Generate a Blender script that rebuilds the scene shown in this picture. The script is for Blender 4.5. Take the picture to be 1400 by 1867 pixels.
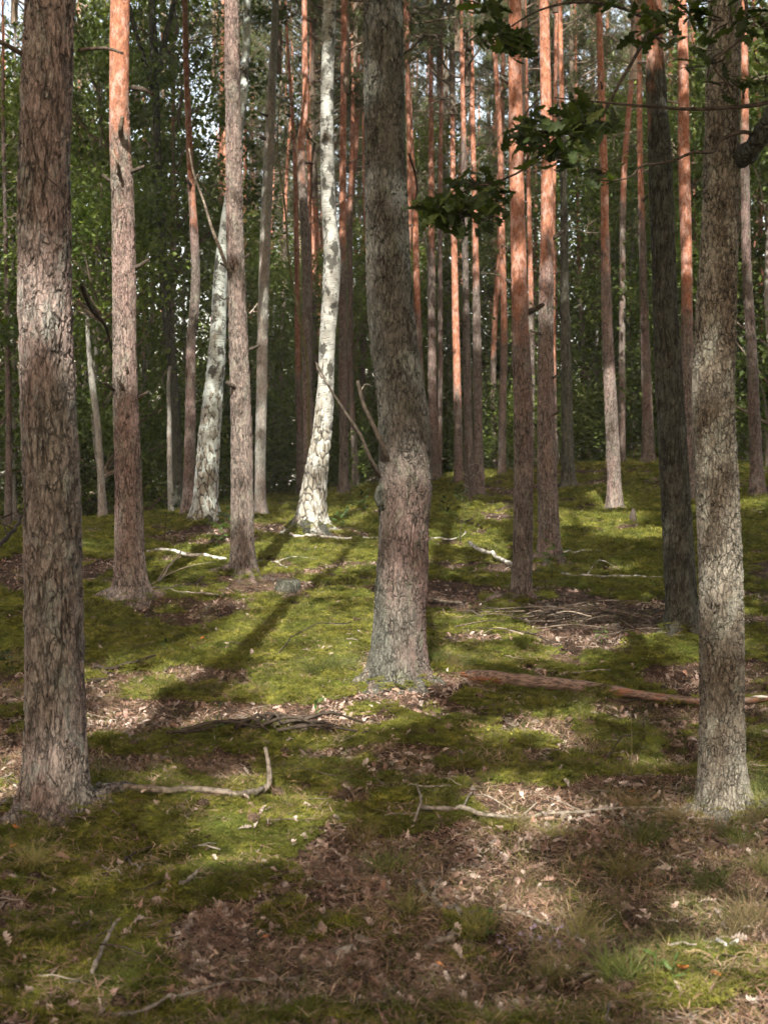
import bpy, math, random
import numpy as np
from mathutils import Vector, Matrix, Euler

# ------------------------------------------------------------------ camera, world, sun, exposure
for o in list(bpy.data.objects):
    bpy.data.objects.remove(o)
scene = bpy.context.scene
C = scene.collection
R = math.radians
F = 50.0 / 36.0 * 1867.0          # focal length in photo pixels
CX, CY = 700.0, 933.5
PITCH = -math.atan((933.5 - 890.0) / F)
CAMZ = 1.55
cam_d = bpy.data.cameras.new('camera')
cam = bpy.data.objects.new('camera', cam_d)
C.objects.link(cam)
cam.location = (0, 0, CAMZ)
cam.rotation_euler = (R(90) + PITCH, 0, 0)
cam_d.sensor_fit = 'VERTICAL'
cam_d.sensor_height = 36.0
cam_d.lens = 50.0
cam_d.clip_start = 0.05
cam_d.clip_end = 3000
cam_d.dof.use_dof = True
cam_d.dof.focus_distance = 10.0
cam_d.dof.aperture_fstop = 4.8
cam_d.dof.aperture_blades = 7
scene.camera = cam

SUN_AZ = R(5)      # how far the light comes from the left of straight behind the camera
SUN_EL = R(42)
TO_SUN = np.array([-math.sin(SUN_AZ) * math.cos(SUN_EL), -math.cos(SUN_AZ) * math.cos(SUN_EL), math.sin(SUN_EL)])
world = bpy.data.worlds.new('World')
scene.world = world
world.use_nodes = True
wn = world.node_tree.nodes
wl = world.node_tree.links
sky = wn.new('ShaderNodeTexSky')
sky.sky_type = 'NISHITA'
sky.sun_disc = False
sky.sun_elevation = SUN_EL
sky.sun_rotation = math.atan2(TO_SUN[0], TO_SUN[1])
sky.dust_density = 4.0
sky.air_density = 1.0
tint = wn.new('ShaderNodeMix')
tint.data_type = 'RGBA'
tint.blend_type = 'MULTIPLY'
tint.inputs['Factor'].default_value = 1.0
tint.inputs['B'].default_value = (1.50, 1.18, 0.92, 1)     # the photograph's warm white balance
wl.new(sky.outputs[0], tint.inputs['A'])
bg = wn['Background']
wl.new(tint.outputs['Result'], bg.inputs['Color'])
bg.inputs['Strength'].default_value = 0.15
sun_d = bpy.data.lights.new('sun', 'SUN')
sun_d.energy = 5.0
sun_d.angle = R(0.53)
sun_d.color = (1.0, 0.93, 0.80)
sun = bpy.data.objects.new('sun', sun_d)
C.objects.link(sun)
sun.location = (-20, -20, 30)
sun.rotation_euler = Vector(TO_SUN).to_track_quat('Z', 'Y').to_euler()
vs = scene.view_settings
vs.view_transform = 'Standard'
vs.look = 'None'
vs.gamma = 1.0
vs.use_curve_mapping = False
vs.exposure = 1.66
scene.render.engine = 'CYCLES'
cy = scene.cycles
cy.use_denoising = True
cy.use_adaptive_sampling = True
cy.adaptive_threshold = 0.03
cy.max_bounces = 5
cy.diffuse_bounces = 2
cy.glossy_bounces = 2
cy.transmission_bounces = 3
cy.transparent_max_bounces = 4
cy.sample_clamp_indirect = 8.0
cy.volume_bounces = 0
cy.volume_step_rate = 5.0
cy.caustics_reflective = False
cy.caustics_refractive = False

rng = np.random.default_rng(7)
random.seed(7)

# ------------------------------------------------------------------ noise and camera geometry
def _h(ix, iy, s):
    n = (ix.astype(np.int64) * 374761393 + iy.astype(np.int64) * 668265263 + s * 1442695041) & 0xffffffff
    n = ((n ^ (n >> 13)) * 1274126177) & 0xffffffff
    n = (n ^ (n >> 16)) & 0xffffffff
    return n / 4294967295.0

def vn(x, y, s=0):
    x = np.asarray(x, float); y = np.asarray(y, float)
    ix = np.floor(x); iy = np.floor(y)
    fx = x - ix; fy = y - iy
    fx = fx * fx * (3 - 2 * fx); fy = fy * fy * (3 - 2 * fy)
    a = _h(ix, iy, s); b = _h(ix + 1, iy, s); c = _h(ix, iy + 1, s); d = _h(ix + 1, iy + 1, s)
    return a + (b - a) * fx + (c - a) * fy + (a - b - c + d) * fx * fy

def fbm(x, y, s=0, o=4):
    t = 0.0; a = 0.5; n = 0.0
    for k in range(o):
        t = t + a * vn(x * 2 ** k, y * 2 ** k, s + k * 17); n += a; a *= 0.5
    return t / n            # 0..1

cp, sp = math.cos(PITCH), math.sin(PITCH)
def ray(px, py):
    """direction with unit world Y for a photo pixel"""
    u = (px - CX) / F; v = (CY - py) / F
    y = cp - v * sp; z = sp + v * cp
    return u / y, z / y
def P(px, py, d):
    u, z = ray(px, py)
    return np.array([u * d, d, CAMZ + z * d])
def proj(X, Y, Z):
    dz = Z - CAMZ
    depth = Y * cp + dz * sp
    up = -Y * sp + dz * cp
    return CX + F * X / depth, CY - F * up / depth

# ------------------------------------------------------------------ the trees traced from the photograph
# kind, distance, [(px, py, width px)...] from top to base, base y, material, label
TR = []
def T(kind, d, pts, mat, label, **kw):
    TR.append(dict(kind=kind, d=d, pts=pts, mat=mat, label=label, **kw))
T('pine_tree', 6.5, [(100, -60, 88), (96, 150, 92), (93, 300, 94), (93, 450, 96), (93, 600, 97), (94, 750, 102), (98, 900, 106), (99, 1050, 108), (101, 1200, 110), (103, 1350, 116), (104, 1440, 124), (107, 1490, 140), (108, 1515, 152)], 'bark_big',
  'large rough grey brown pine trunk nearest at the left edge', grp=None, turn=4.2, seg=(230, 520))
T('pine_tree', 13.5, [(223, -60, 40), (221, 100, 40), (220, 250, 40), (224, 350, 42), (227, 500, 44), (229, 640, 44), (231, 750, 47), (234, 850, 49), (236, 950, 53), (237, 1030, 58), (238, 1070, 66), (239, 1098, 80)], 'bark_pine',
  'pine with orange upper bark and two broken stubs, second from the left', turn=4.3, seg=(130, 420))
T('pine_tree', 9.3, [(698, -60, 70), (699, 100, 73), (702, 300, 76), (706, 430, 79), (711, 560, 84), (722, 660, 88), (733, 740, 92), (738, 830, 97), (738, 900, 97), (736, 960, 93), (733, 1050, 96), (728, 1120, 96), (726, 1180, 100), (723, 1230, 108), (722, 1264, 122)], 'bark_mid',
  'thick bent pine trunk in the centre with a forked dead branch at its knee', turn=60, seg=(230, 520))
T('pine_tree', 15.0, [(425, -60, 27), (426, 100, 28), (429, 250, 30), (430, 400, 32), (434, 550, 34), (439, 700, 37), (442, 800, 40), (443, 900, 42), (444, 1000, 45), (446, 1055, 52)], 'bark_pine',
  'straight pinkish brown pine standing in front of the leaning birch', turn=6.5, seg=(110, 360))
T('oak_tree', 6.6, [(1314, -60, 60), (1313, 100, 61), (1312, 250, 64), (1310, 400, 67), (1304, 520, 72), (1301, 600, 75), (1296, 700, 77), (1298, 800, 78), (1303, 900, 79), (1308, 1000, 80), (1311, 1100, 81), (1313, 1200, 82), (1314, 1300, 83), (1316, 1400, 86), (1319, 1460, 92), (1322, 1508, 96)], 'bark_oak',
  'oak with pale grey finely cracked bark at the right edge', turn=60, seg=(230, 520))
T('pine_tree', 11.3, [(1190, -60, 35), (1193, 60, 36), (1197, 180, 40), (1204, 300, 45), (1209, 420, 46), (1213, 540, 47), (1221, 700, 52), (1229, 850, 55), (1234, 950, 57), (1239, 1060, 59), (1243, 1130, 62), (1245, 1176, 66)], 'bark_dark',
  'dark grey pine trunk close behind the pale oak at the right', turn=4.5, seg=(130, 420))
T('pine_tree', 13.5, [(937, -60, 27), (938, 100, 29), (940, 300, 31), (943, 450, 32), (946, 600, 34), (950, 700, 35), (952, 850, 36), (952, 1000, 37), (951, 1070, 38), (951, 1110, 43)], 'bark_pine',
  'bright orange topped pine right of centre with a dark grey foot', turn=2.55, seg=(100, 360))
T('pine_tree', 17.0, [(992, -60, 21), (994, 100, 23), (997, 300, 25), (997, 450, 27), (996, 600, 29), (997, 750, 33), (999, 900, 38), (1001, 980, 41), (1003, 1040, 48)], 'bark_pine',
  'pine with flaking pink and silver bark rising behind a leafy sprig', turn=3.6, seg=(100, 340))
T('pine_tree', 24.0, [(1092, -60, 13), (1097, 150, 15), (1101, 300, 17), (1103, 450, 18), (1107, 600, 21), (1112, 720, 23), (1117, 830, 26), (1120, 900, 28), (1121, 933, 33)], 'bark_pine',
  'slim pine whose foot stands in the sunlit moss on the rise', turn=4.3)
T('birch_tree', 19.0, [(603, -60, 24), (600, 50, 26), (597, 150, 26), (597, 300, 28), (601, 400, 30), (606, 470, 34), (603, 540, 34), (597, 620, 32), (593, 720, 33), (587, 790, 36), (578, 850, 42), (571, 900, 49), (566, 945, 58), (563, 978, 70)], 'bark_birch',
  'white birch with black diamond scars and a rugged splayed foot, left of centre', turn=60, seg=(80, 340))
T('birch_tree', 20.0, [(452, -60, 15), (449, 60, 16), (443, 180, 17), (427, 300, 19), (411, 400, 22), (402, 500, 28), (397, 620, 32), (391, 700, 36), (383, 780, 40), (378, 860, 43), (375, 920, 48), (374, 953, 58)], 'bark_birch2',
  'leaning silver birch with peeling bark partly hidden by a straight pine', turn=60, seg=(72, 300))
T('pine_tree', 23.0, [(336, -60, 13), (339, 60, 13), (343, 200, 14), (347, 300, 15), (353, 400, 16), (357, 500, 17), (355, 560, 18), (349, 620, 18), (349, 700, 19), (348, 800, 21), (345, 900, 24), (343, 952, 30)], 'bark_pine',
  'crooked pine glowing orange above a kink, beside the leaning birch foot', turn=4.85)
T('pine_tree', 22.0, [(503, -60, 11), (499, 60, 14), (495, 150, 16), (491, 250, 18), (485, 380, 20), (480, 550, 20), (477, 700, 20), (475, 800, 20), (475, 900, 21), (476, 943, 25)], 'bark_grey',
  'smooth silver grey trunk just right of the straight pinkish pine', turn=60)
T('pine_tree', 31.0, [(521, 0, 7), (528, 130, 8), (536, 240, 9), (541, 400, 11), (543, 600, 12), (546, 800, 13), (548, 900, 15)], 'bark_pine',
  'thin red brown pine running alongside a thicker sunlit one, left of the birch', turn=2.6)
T('pine_tree', 26.0, [(555, -60, 12), (556, 100, 13), (556, 200, 15), (549, 260, 17), (551, 330, 16), (557, 430, 17), (559, 560, 18), (560, 700, 18), (562, 850, 19), (563, 925, 22)], 'bark_pine',
  'pine with a bright peach top curving just left of the white birch', turn=6.2)
T('pine_tree', 29.0, [(628, -60, 13), (627, 100, 14), (625, 300, 15), (625, 500, 15), (626, 700, 17), (627, 850, 19), (627, 905, 24)], 'bark_pine',
  'slender reddish pine standing between the white birch and the thick bent pine', turn=5.0)
T('pine_tree', 30.0, [(738, -60, 10), (742, 80, 11), (749, 250, 12), (756, 380, 13), (760, 540, 14), (764, 660, 15), (772, 800, 17), (776, 900, 20)], 'bark_pine',
  'leaning reddish pine touching the right side of the thick bent pine', turn=3.6)
T('pine_tree', 33.0, [(784, -60, 9), (785, 100, 10), (786, 300, 12), (787, 500, 14), (788, 700, 16), (790, 850, 18), (791, 885, 20)], 'bark_pine',
  'straight brown pine, second trunk right of the thick bent pine', turn=5.4)
T('pine_tree', 40.0, [(806, 60, 6), (809, 250, 7), (814, 430, 9), (820, 600, 10), (825, 800, 11), (827, 880, 12)], 'bark_grey',
  'thin grey brown pine leftmost of the tight bundle of trunks', turn=60)
T('pine_tree', 31.0, [(825, -60, 10), (825, 150, 10), (826, 350, 12), (829, 500, 14), (832, 650, 16), (835, 800, 16), (836, 890, 19)], 'bark_pine',
  'pine with a glowing orange stretch in the tight bundle of trunks', turn=2.0)
T('pine_tree', 28.0, [(839, -60, 9), (842, 100, 11), (845, 250, 11), (847, 430, 12), (850, 600, 14), (853, 750, 16), (856, 906, 20)], 'bark_pine',
  'pale pink brown pine standing behind the dead sapling', turn=7.0)
T('pine_tree', 28.5, [(857, -60, 10), (860, 100, 11), (864, 300, 12), (868, 480, 14), (870, 620, 16), (872, 780, 17), (874, 893, 21)], 'bark_pine',
  'rust coloured pine at the right end of the tight bundle of trunks', turn=4.4)
T('pine_tree', 36.0, [(958, 100, 9), (962, 300, 10), (966, 480, 11), (968, 650, 12), (970, 900, 13)], 'bark_pine',
  'thin pine half hidden behind the orange topped pine', turn=4.2)
T('pine_tree', 28.5, [(1019, -60, 11), (1022, 100, 12), (1025, 250, 13), (1028, 400, 15), (1031, 560, 18), (1033, 700, 21), (1034, 820, 23), (1036, 888, 29)], 'bark_dark',
  'dark straight pine just right of the pink and silver flaking pine', turn=7.5)
T('pine_tree', 38.0, [(1046, -60, 6), (1049, 150, 7), (1052, 350, 8), (1056, 500, 10), (1061, 650, 12), (1065, 800, 13), (1067, 870, 15)], 'bark_pine',
  'very thin tan pine swaying left of the slim sunlit pine', turn=5.0)
T('pine_tree', 45.0, [(1078, 300, 7), (1074, 450, 8), (1071, 600, 9), (1070, 800, 10), (1070, 870, 11)], 'bark_pine',
  'thin bright orange pine seen far back through the right middle', turn=0)
T('pine_tree', 40.0, [(1080, 250, 9), (1082, 450, 10), (1083, 650, 12), (1085, 880, 14)], 'bark_pine',
  'pale pink pine far back touching the slim sunlit pine on its left', turn=9)
T('pine_tree', 30.0, [(1161, -60, 10), (1164, 100, 12), (1168, 300, 13), (1171, 420, 14), (1175, 580, 16), (1178, 700, 19), (1180, 790, 22), (1181, 845, 27)], 'bark_pine',
  'kinked pine with a root foot on the skyline of the mossy rise', turn=5.2)
T('pine_tree', 24.0, [(1241, -60, 21), (1244, 120, 22), (1246, 280, 24), (1249, 420, 24), (1252, 560, 22), (1253, 700, 24), (1255, 860, 26), (1256, 930, 30)], 'bark_pine',
  'reddish pine mostly hidden between the dark pine and the pale oak', turn=3.2)
T('pine_tree', 34.0, [(1262, -20, 9), (1264, 200, 11), (1268, 400, 13), (1270, 900, 16)], 'bark_pine',
  'thin salmon pine glimpsed between the dark pine and the oak top', turn=3.0)
T('pine_tree', 24.0, [(1354, 0, 15), (1356, 150, 16), (1357, 350, 17), (1361, 500, 18), (1370, 640, 20), (1376, 780, 23), (1379, 860, 26), (1381, 906, 33)], 'bark_pine',
  'dark footed pine right of the oak at the right edge', turn=6.0)
T('pine_tree', 33.0, [(1370, -60, 8), (1380, 150, 10), (1385, 300, 10), (1388, 600, 12), (1392, 880, 14)], 'bark_pine',
  'thin orange pine at the upper right corner', turn=2.0)
T('pine_tree', 27.0, [(12, 500, 9), (14, 650, 11), (16, 800, 12), (16, 976, 16)], 'bark_pine',
  'slim pink pine at the far left edge', turn=9.0)
T('pine_tree', 30.0, [(26, 560, 7), (26, 760, 9), (26, 968, 12)], 'bark_grey',
  'grey companion trunk just right of the slim pink pine at the left edge', turn=60)
T('broadleaf_tree', 27.0, [(276, -60, 13), (278, 30, 14), (280, 90, 18), (283, 180, 15), (287, 300, 15), (293, 400, 16), (299, 520, 18), (311, 640, 18), (320, 720, 18), (324, 830, 19), (327, 940, 24)], 'bark_dark',
  'dark forked broadleaf trunk behind the second pine from the left', turn=60)
T('pine_tree', 36.0, [(296, -60, 9), (297, 100, 9), (299, 300, 10), (301, 700, 12), (303, 900, 14)], 'bark_pine',
  'thin orange pine directly behind the dark forked trunk', turn=6.5)
T('pine_tree', 31.0, [(314, -60, 9), (316, 120, 9), (315, 300, 11), (314, 500, 12), (312, 700, 14), (311, 915, 17)], 'bark_pine',
  'slim reddish pine between the dark forked trunk and the crooked pine', turn=5.8)
T('broadleaf_tree', 24.0, [(158, 560, 6), (162, 640, 9), (168, 700, 12), (178, 780, 12), (184, 860, 13), (188, 957, 18)], 'bark_grey',
  'young curved grey green trunk between the two leftmost big pines', turn=60)

# ------------------------------------------------------------------ terrain
ctrl = []
for (px, py, d) in [(107, 1510, 6.5), (239, 1098, 13.5), (722, 1262, 9.3), (446, 1056, 15), (1322, 1507, 6.6), (1245, 1175, 11.3),
                    (951, 1110, 13.5), (1003, 1040, 17), (1121, 932, 24), (563, 976, 19), (374, 952, 20), (476, 942, 22), (563, 920, 26),
                    (627, 905, 29), (776, 898, 30), (856, 906, 28), (835, 889, 31), (1036, 888, 28.5), (1181, 845, 30), (1381, 906, 24),
                    (16, 974, 27), (188, 957, 24), (327, 938, 27), (900, 862, 36), (1060, 850, 34), (1300, 850, 32), (600, 895, 36),
                    (700, 1867, 4.12), (100, 1867, 4.12), (1300, 1867, 4.12), (1380, 1280, 9.6), (60, 1230, 11.2)]:
    ctrl.append(P(px, py, d))
for c in [(-12, 30, .75), (-16, 15, .4), (16, 12, .45), (14, 24, 1.3), (15, 36, 1.9), (0, 48, 1.55), (-14, 48, 1.0), (16, 50, 1.6),
          (0, -6, -.05), (-8, -2, -.05), (8, -2, -.05), (-8, 6, .02), (8, 6, .02), (0, 60, 1.3), (20, 62, 1.4), (-20, 62, 1.0), (0, 1, 0)]:
    ctrl.append(np.array(c, float))
ctrl = np.array(ctrl)
_n = len(ctrl)
def _tps(r2):
    return 0.5 * r2 * np.log(r2 + 1e-9)
_K = _tps(((ctrl[:, None, :2] - ctrl[None, :, :2]) ** 2).sum(-1)) + np.eye(_n) * 2.0
_A = np.zeros((_n + 3, _n + 3)); _A[:_n, :_n] = _K; _A[:_n, _n] = 1; _A[:_n, _n + 1:] = ctrl[:, :2]
_A[_n:, :_n] = _A[:_n, _n:].T
_w = np.linalg.solve(_A, np.concatenate([ctrl[:, 2], [0, 0, 0]]))
def base_z(x, y):
    x = np.asarray(x, float); y = np.asarray(y, float)
    xc = np.clip(x, -22, 22); yc = np.clip(y, -8, 66)
    z = np.zeros(np.broadcast(x, y).shape) + _w[_n] + _w[_n + 1] * xc + _w[_n + 2] * yc
    for i in range(_n):
        z = z + _w[i] * _tps((xc - ctrl[i, 0]) ** 2 + (yc - ctrl[i, 1]) ** 2)
    far = np.clip((np.hypot(x, y) - 60) / 60, 0, 1)
    return z * (1 - far) + 1.0 * far

# moss (1) or litter (0): (px, py, rx, ry, value)
ELL = [(430, 1700, 120, 38, -1.), (520, 1790, 240, 50, -.8), (760, 1790, 300, 110, -.7), (1120, 1780, 330, 150, -.65), (900, 1600, 190, 70, -.85),
       (1280, 1620, 170, 110, -1.2), (640, 1570, 110, 60, -.9), (1000, 1480, 230, 34, -.8), (1150, 1540, 160, 60, -.7), (235, 1325, 75, 30, -1.1),
       (440, 1322, 190, 24, -1.1), (370, 1240, 75, 16, -1.), (300, 1425, 170, 24, -1.), (600, 1395, 80, 22, -.6), (60, 1510, 130, 34, -1.1),
       (20, 1390, 50, 40, -1.), (1080, 1140, 150, 42, -1.2), (1180, 1300, 140, 30, -1.), (745, 1262, 75, 16, -1.), (330, 1112, 110, 22, -.8),
       (60, 1050, 90, 40, -.9), (905, 930, 60, 16, -1.), (1090, 962, 90, 12, -.9), (1370, 1310, 60, 40, -.8), (980, 1330, 70, 26, -.9),
       (820, 1100, 60, 30, -.5), (1060, 1395, 130, 20, -.6), (330, 1600, 70, 20, -.8), (520, 1690, 70, 24, .9), (640, 1760, 50, 16, .7), (300, 1860, 160, 26, 1.1), (560, 1850, 120, 14, .9), (860, 1700, 40, 16, .6), (1000, 1640, 60, 14, .6), (1130, 1640, 60, 14, .6), (610, 1465, 60, 14, -.8), (700, 1430, 120, 12, -.6),
       (480, 1070, 60, 16, -.8), (1290, 1240, 120, 20, -.5), (610, 1000, 60, 8, -.8), (880, 1010, 60, 10, -.3),
       (420, 1500, 190, 62, 1.), (250, 1620, 200, 50, .9), (120, 1600, 150, 50, .9), (150, 1760, 190, 90, .8), (560, 1270, 130, 30, .8),
       (560, 1420, 140, 20, .7), (520, 1360, 170, 22, .9), (250, 1370, 110, 22, .8), (560, 1150, 140, 40, .8), (1080, 1260, 150, 14, .7),
       (1010, 1410, 190, 20, .6), (730, 1370, 90, 26, .5), (880, 1400, 90, 20, .5), (700, 1500, 70, 24, .7), (560, 1010, 60, 20, 1.), (1200, 1000, 150, 80, .6),
       (1180, 1080, 120, 20, .7), (900, 1210, 90, 24, .6), (290, 1180, 200, 30, .6), (560, 1550, 60, 20, .8), (1380, 1420, 50, 40, .6)]
def moss_mask(x, y, z=None):
    if z is None:
        z = base_z(x, y)
    px, py = proj(x, np.maximum(y, 0.5), z)
    m = 0.57 + 1.7 * (fbm(x * 0.9, y * 0.9, 5, 3) - 0.5) + 2.2 * (fbm(x * 3.6, y * 3.6, 9, 4) - 0.5)
    wx = 50 * (fbm(x * 2.5, y * 2.5, 21, 3) - 0.5); 
    for (ex, ey, rx, ry, v) in ELL:
        q = ((px + wx - ex) / rx) ** 2 + ((py + wx * .45 - ey) / ry) ** 2
        m = m + v * 0.75 * np.clip(1.5 - q, 0, 1)
    return np.clip((m - 0.42) / 0.22, 0, 1)

MOUNDS = []
def ground_z(x, y, z0=None, m=None):
    x = np.asarray(x, float); y = np.asarray(y, float)
    if z0 is None:
        z0 = base_z(x, y)
    if m is None:
        m = moss_mask(x, y, z0)
    near = np.clip((120 - np.hypot(x, y)) / 60, 0, 1)
    z = z0 + near * ((fbm(x * 0.55, y * 0.55, 31, 3) - 0.5) * 0.16 + (fbm(x * 2.2, y * 2.2, 37, 3) - 0.5) * 0.07)
    z = z + near * m * (0.014 + 0.075 * fbm(x * 5, y * 5, 41, 3) ** 1.4)
    for (mx, my, mr) in MOUNDS:
        z = z + .055 * np.exp(-((x - mx) ** 2 + (y - my) ** 2) / (mr * mr))
    return z
def gz(x, y):
    return float(ground_z(np.array([x]), np.array([y]))[0])
MOUNDS += [(P(t['pts'][-1][0], 900, t['d'])[0], t['d'], t['pts'][-1][2] / F * t['d'] * 1.1 + .12) for t in TR if t['d'] < 20.5]
_ys = np.concatenate([np.arange(3.2, 20, .03), np.arange(20, 70, .12)])
def G(px, py):
    """the ground point seen at a photo pixel"""
    u, v = ray(px, py)
    z = ground_z(u * _ys, _ys)
    hit = np.nonzero(CAMZ + v * _ys <= z)[0]
    if len(hit) == 0:
        return np.array([u * 34, 34, gz(u * 34, 34)])
    i = hit[0]
    return np.array([u * _ys[i], _ys[i], z[i]])

# ------------------------------------------------------------------ mesh helpers
def mesh_np(name, verts, faces, mats=(), smooth=True, midx=None):
    """verts (N,3); faces (M,k) or a list of such arrays"""
    if not isinstance(faces, list):
        faces = [faces]
    faces = [np.asarray(f, np.int32) for f in faces if len(f)]
    me = bpy.data.meshes.new(name)
    verts = np.asarray(verts, np.float32)
    me.vertices.add(len(verts)); me.vertices.foreach_set('co', verts.ravel())
    loops = np.concatenate([f.ravel() for f in faces])
    tot = np.concatenate([np.full(len(f), f.shape[1], np.int32) for f in faces])
    start = np.concatenate([[0], np.cumsum(tot)[:-1]]).astype(np.int32)
    me.loops.add(len(loops)); me.loops.foreach_set('vertex_index', loops)
    me.polygons.add(len(tot)); me.polygons.foreach_set('loop_start', start)
    try:
        me.polygons.foreach_set('loop_total', tot)
    except Exception:
        pass
    if midx is not None:
        me.polygons.foreach_set('material_index', np.asarray(midx, np.int32))
    me.polygons.foreach_set('use_smooth', np.full(len(tot), smooth))
    me.update(calc_edges=True)
    for m in mats:
        me.materials.append(m)
    return me

def link(name, me, parent=None, loc=None, label=None, cat=None, group=None, kind=None):
    o = bpy.data.objects.new(name, me)
    C.objects.link(o)
    if parent is not None:
        o.parent = parent
    if loc is not None:
        o.location = loc
    if label: o['label'] = label
    if cat: o['category'] = cat
    if group: o['group'] = group
    if kind: o['kind'] = kind
    return o

def frames(pts):
    pts = np.asarray(pts, float)
    t = np.gradient(pts, axis=0)
    t /= np.linalg.norm(t, axis=1, keepdims=True) + 1e-9
    up = np.array([0, 0, 1.0]) if abs(t[:, 2]).mean() < 0.8 else np.array([1.0, 0, 0])
    a = np.cross(t, up); a /= np.linalg.norm(a, axis=1, keepdims=True) + 1e-9
    b = np.cross(a, t)
    return a, b

def tube(pts, rad, n=6, rough=0.0, seed=0, cap=True):
    pts = np.asarray(pts, float); rad = np.asarray(rad, float)
    a, b = frames(pts)
    th = np.linspace(0, 2 * np.pi, n, endpoint=False)
    rr = rad[:, None] * np.ones(n)
    if rough:
        g = np.random.default_rng(seed)
        rr = rr * (1 + rough * (g.random(rr.shape) - .5))
    v = pts[:, None, :] + rr[..., None] * (np.cos(th)[None, :, None] * a[:, None, :] + np.sin(th)[None, :, None] * b[:, None, :])
    m = len(pts)
    i = np.arange(m - 1)[:, None] * n; j = np.arange(n)[None, :]; k = (j + 1) % n
    f = np.stack([i + j, i + k, i + n + k, i + n + j], -1).reshape(-1, 4)
    v = v.reshape(-1, 3)
    tris = np.zeros((0, 3), int)
    if cap:
        v = np.vstack([v, pts[0], pts[-1]])
        jj = np.arange(n)
        tris = np.vstack([np.stack([(jj + 1) % n, jj, np.full(n, m * n)], -1),
                          np.stack([(m - 1) * n + jj, (m - 1) * n + (jj + 1) % n, np.full(n, m * n + 1)], -1)])
    return v, f, tris

class Acc:
    """collects pieces into one mesh"""
    def __init__(s): s.v = []; s.q = []; s.t = []; s.n = 0; s.mq = []; s.mt = []
    def add(s, v, q=None, t=None, m=0):
        if q is not None and len(q): s.q.append(np.asarray(q) + s.n); s.mq.append(np.full(len(q), m))
        if t is not None and len(t): s.t.append(np.asarray(t) + s.n); s.mt.append(np.full(len(t), m))
        s.v.append(np.asarray(v)); s.n += len(v)
        return s
    def mesh(s, name, mats, smooth=True):
        fs = []; mi = []
        if s.q: fs.append(np.vstack(s.q)); mi.append(np.concatenate(s.mq))
        if s.t: fs.append(np.vstack(s.t)); mi.append(np.concatenate(s.mt))
        return mesh_np(name, np.vstack(s.v), fs, mats, smooth, np.concatenate(mi))

def curve_pts(pts, n):
    """smooth resampling of a polyline"""
    pts = np.asarray(pts, float)
    L = np.concatenate([[0], np.cumsum(np.linalg.norm(np.diff(pts[:, :3], axis=0), axis=1))])
    t = np.linspace(0, L[-1], n)
    if len(pts) > 2:
        out = np.zeros((n, pts.shape[1]))
        m = np.gradient(pts, L, axis=0)
        k = np.clip(np.searchsorted(L, t, side='right') - 1, 0, len(L) - 2)
        h = (L[k + 1] - L[k])[:, None]; s = ((t - L[k])[:, None]) / h
        out = (2*s**3-3*s**2+1) * pts[k] + (s**3-2*s**2+s) * h * m[k] + (-2*s**3+3*s**2) * pts[k+1] + (s**3-s**2) * h * m[k+1]
        return out
    return pts[0] + (pts[1] - pts[0]) * (t / L[-1])[:, None]

# ------------------------------------------------------------------ materials
def mat(name):
    m = bpy.data.materials.new(name); m.use_nodes = True
    return m, m.node_tree.nodes, m.node_tree.links
def N(nodes, typ, **kw):
    n = nodes.new(typ)
    for k, v in kw.items():
        if k in n.bl_rna.properties: setattr(n, k, v)
        else: n.inputs[k].default_value = v
    return n
def mixc(ns, ls, fac, a, b, mode='MIX'):
    n = ns.new('ShaderNodeMix'); n.data_type = 'RGBA'; n.blend_type = mode
    for s, v in (('Factor', fac), ('A', a), ('B', b)):
        if hasattr(v, 'is_output'): ls.new(v, n.inputs[s])
        else: n.inputs[s].default_value = (*v, 1) if isinstance(v, (tuple, list)) and len(v) == 3 else v
    return n.outputs['Result']
def mathn(ns, ls, op, a, b=0.0, c=None, clamp=False):
    n = ns.new('ShaderNodeMath'); n.operation = op; n.use_clamp = clamp
    for i, v in enumerate((a, b) if c is None else (a, b, c)):
        if hasattr(v, 'is_output'): ls.new(v, n.inputs[i])
        else: n.inputs[i].default_value = v
    return n.outputs[0]
def ramp(ns, ls, val, lo, hi, a=0.0, b=1.0, smooth=True):
    n = ns.new('ShaderNodeMapRange'); n.interpolation_type = 'SMOOTHSTEP' if smooth else 'LINEAR'
    for i, v in enumerate((val, lo, hi, a, b)):
        if hasattr(v, 'is_output'): ls.new(v, n.inputs[i])
        else: n.inputs[i].default_value = v
    return n.outputs[0]
def noise(ns, ls, vec, scale, detail=3, rough=.55, dist=0.0, col=False):
    n = ns.new('ShaderNodeTexNoise'); ls.new(vec, n.inputs['Vector'])
    n.inputs['Scale'].default_value = scale; n.inputs['Detail'].default_value = detail
    n.inputs['Roughness'].default_value = rough; n.inputs['Distortion'].default_value = dist
    return n.outputs['Color' if col else 'Fac']
def mapping(ns, ls, vec, sc):
    n = ns.new('ShaderNodeVectorMath'); n.operation = 'MULTIPLY'
    ls.new(vec, n.inputs[0]); n.inputs[1].default_value = sc
    return n.outputs[0]

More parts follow.
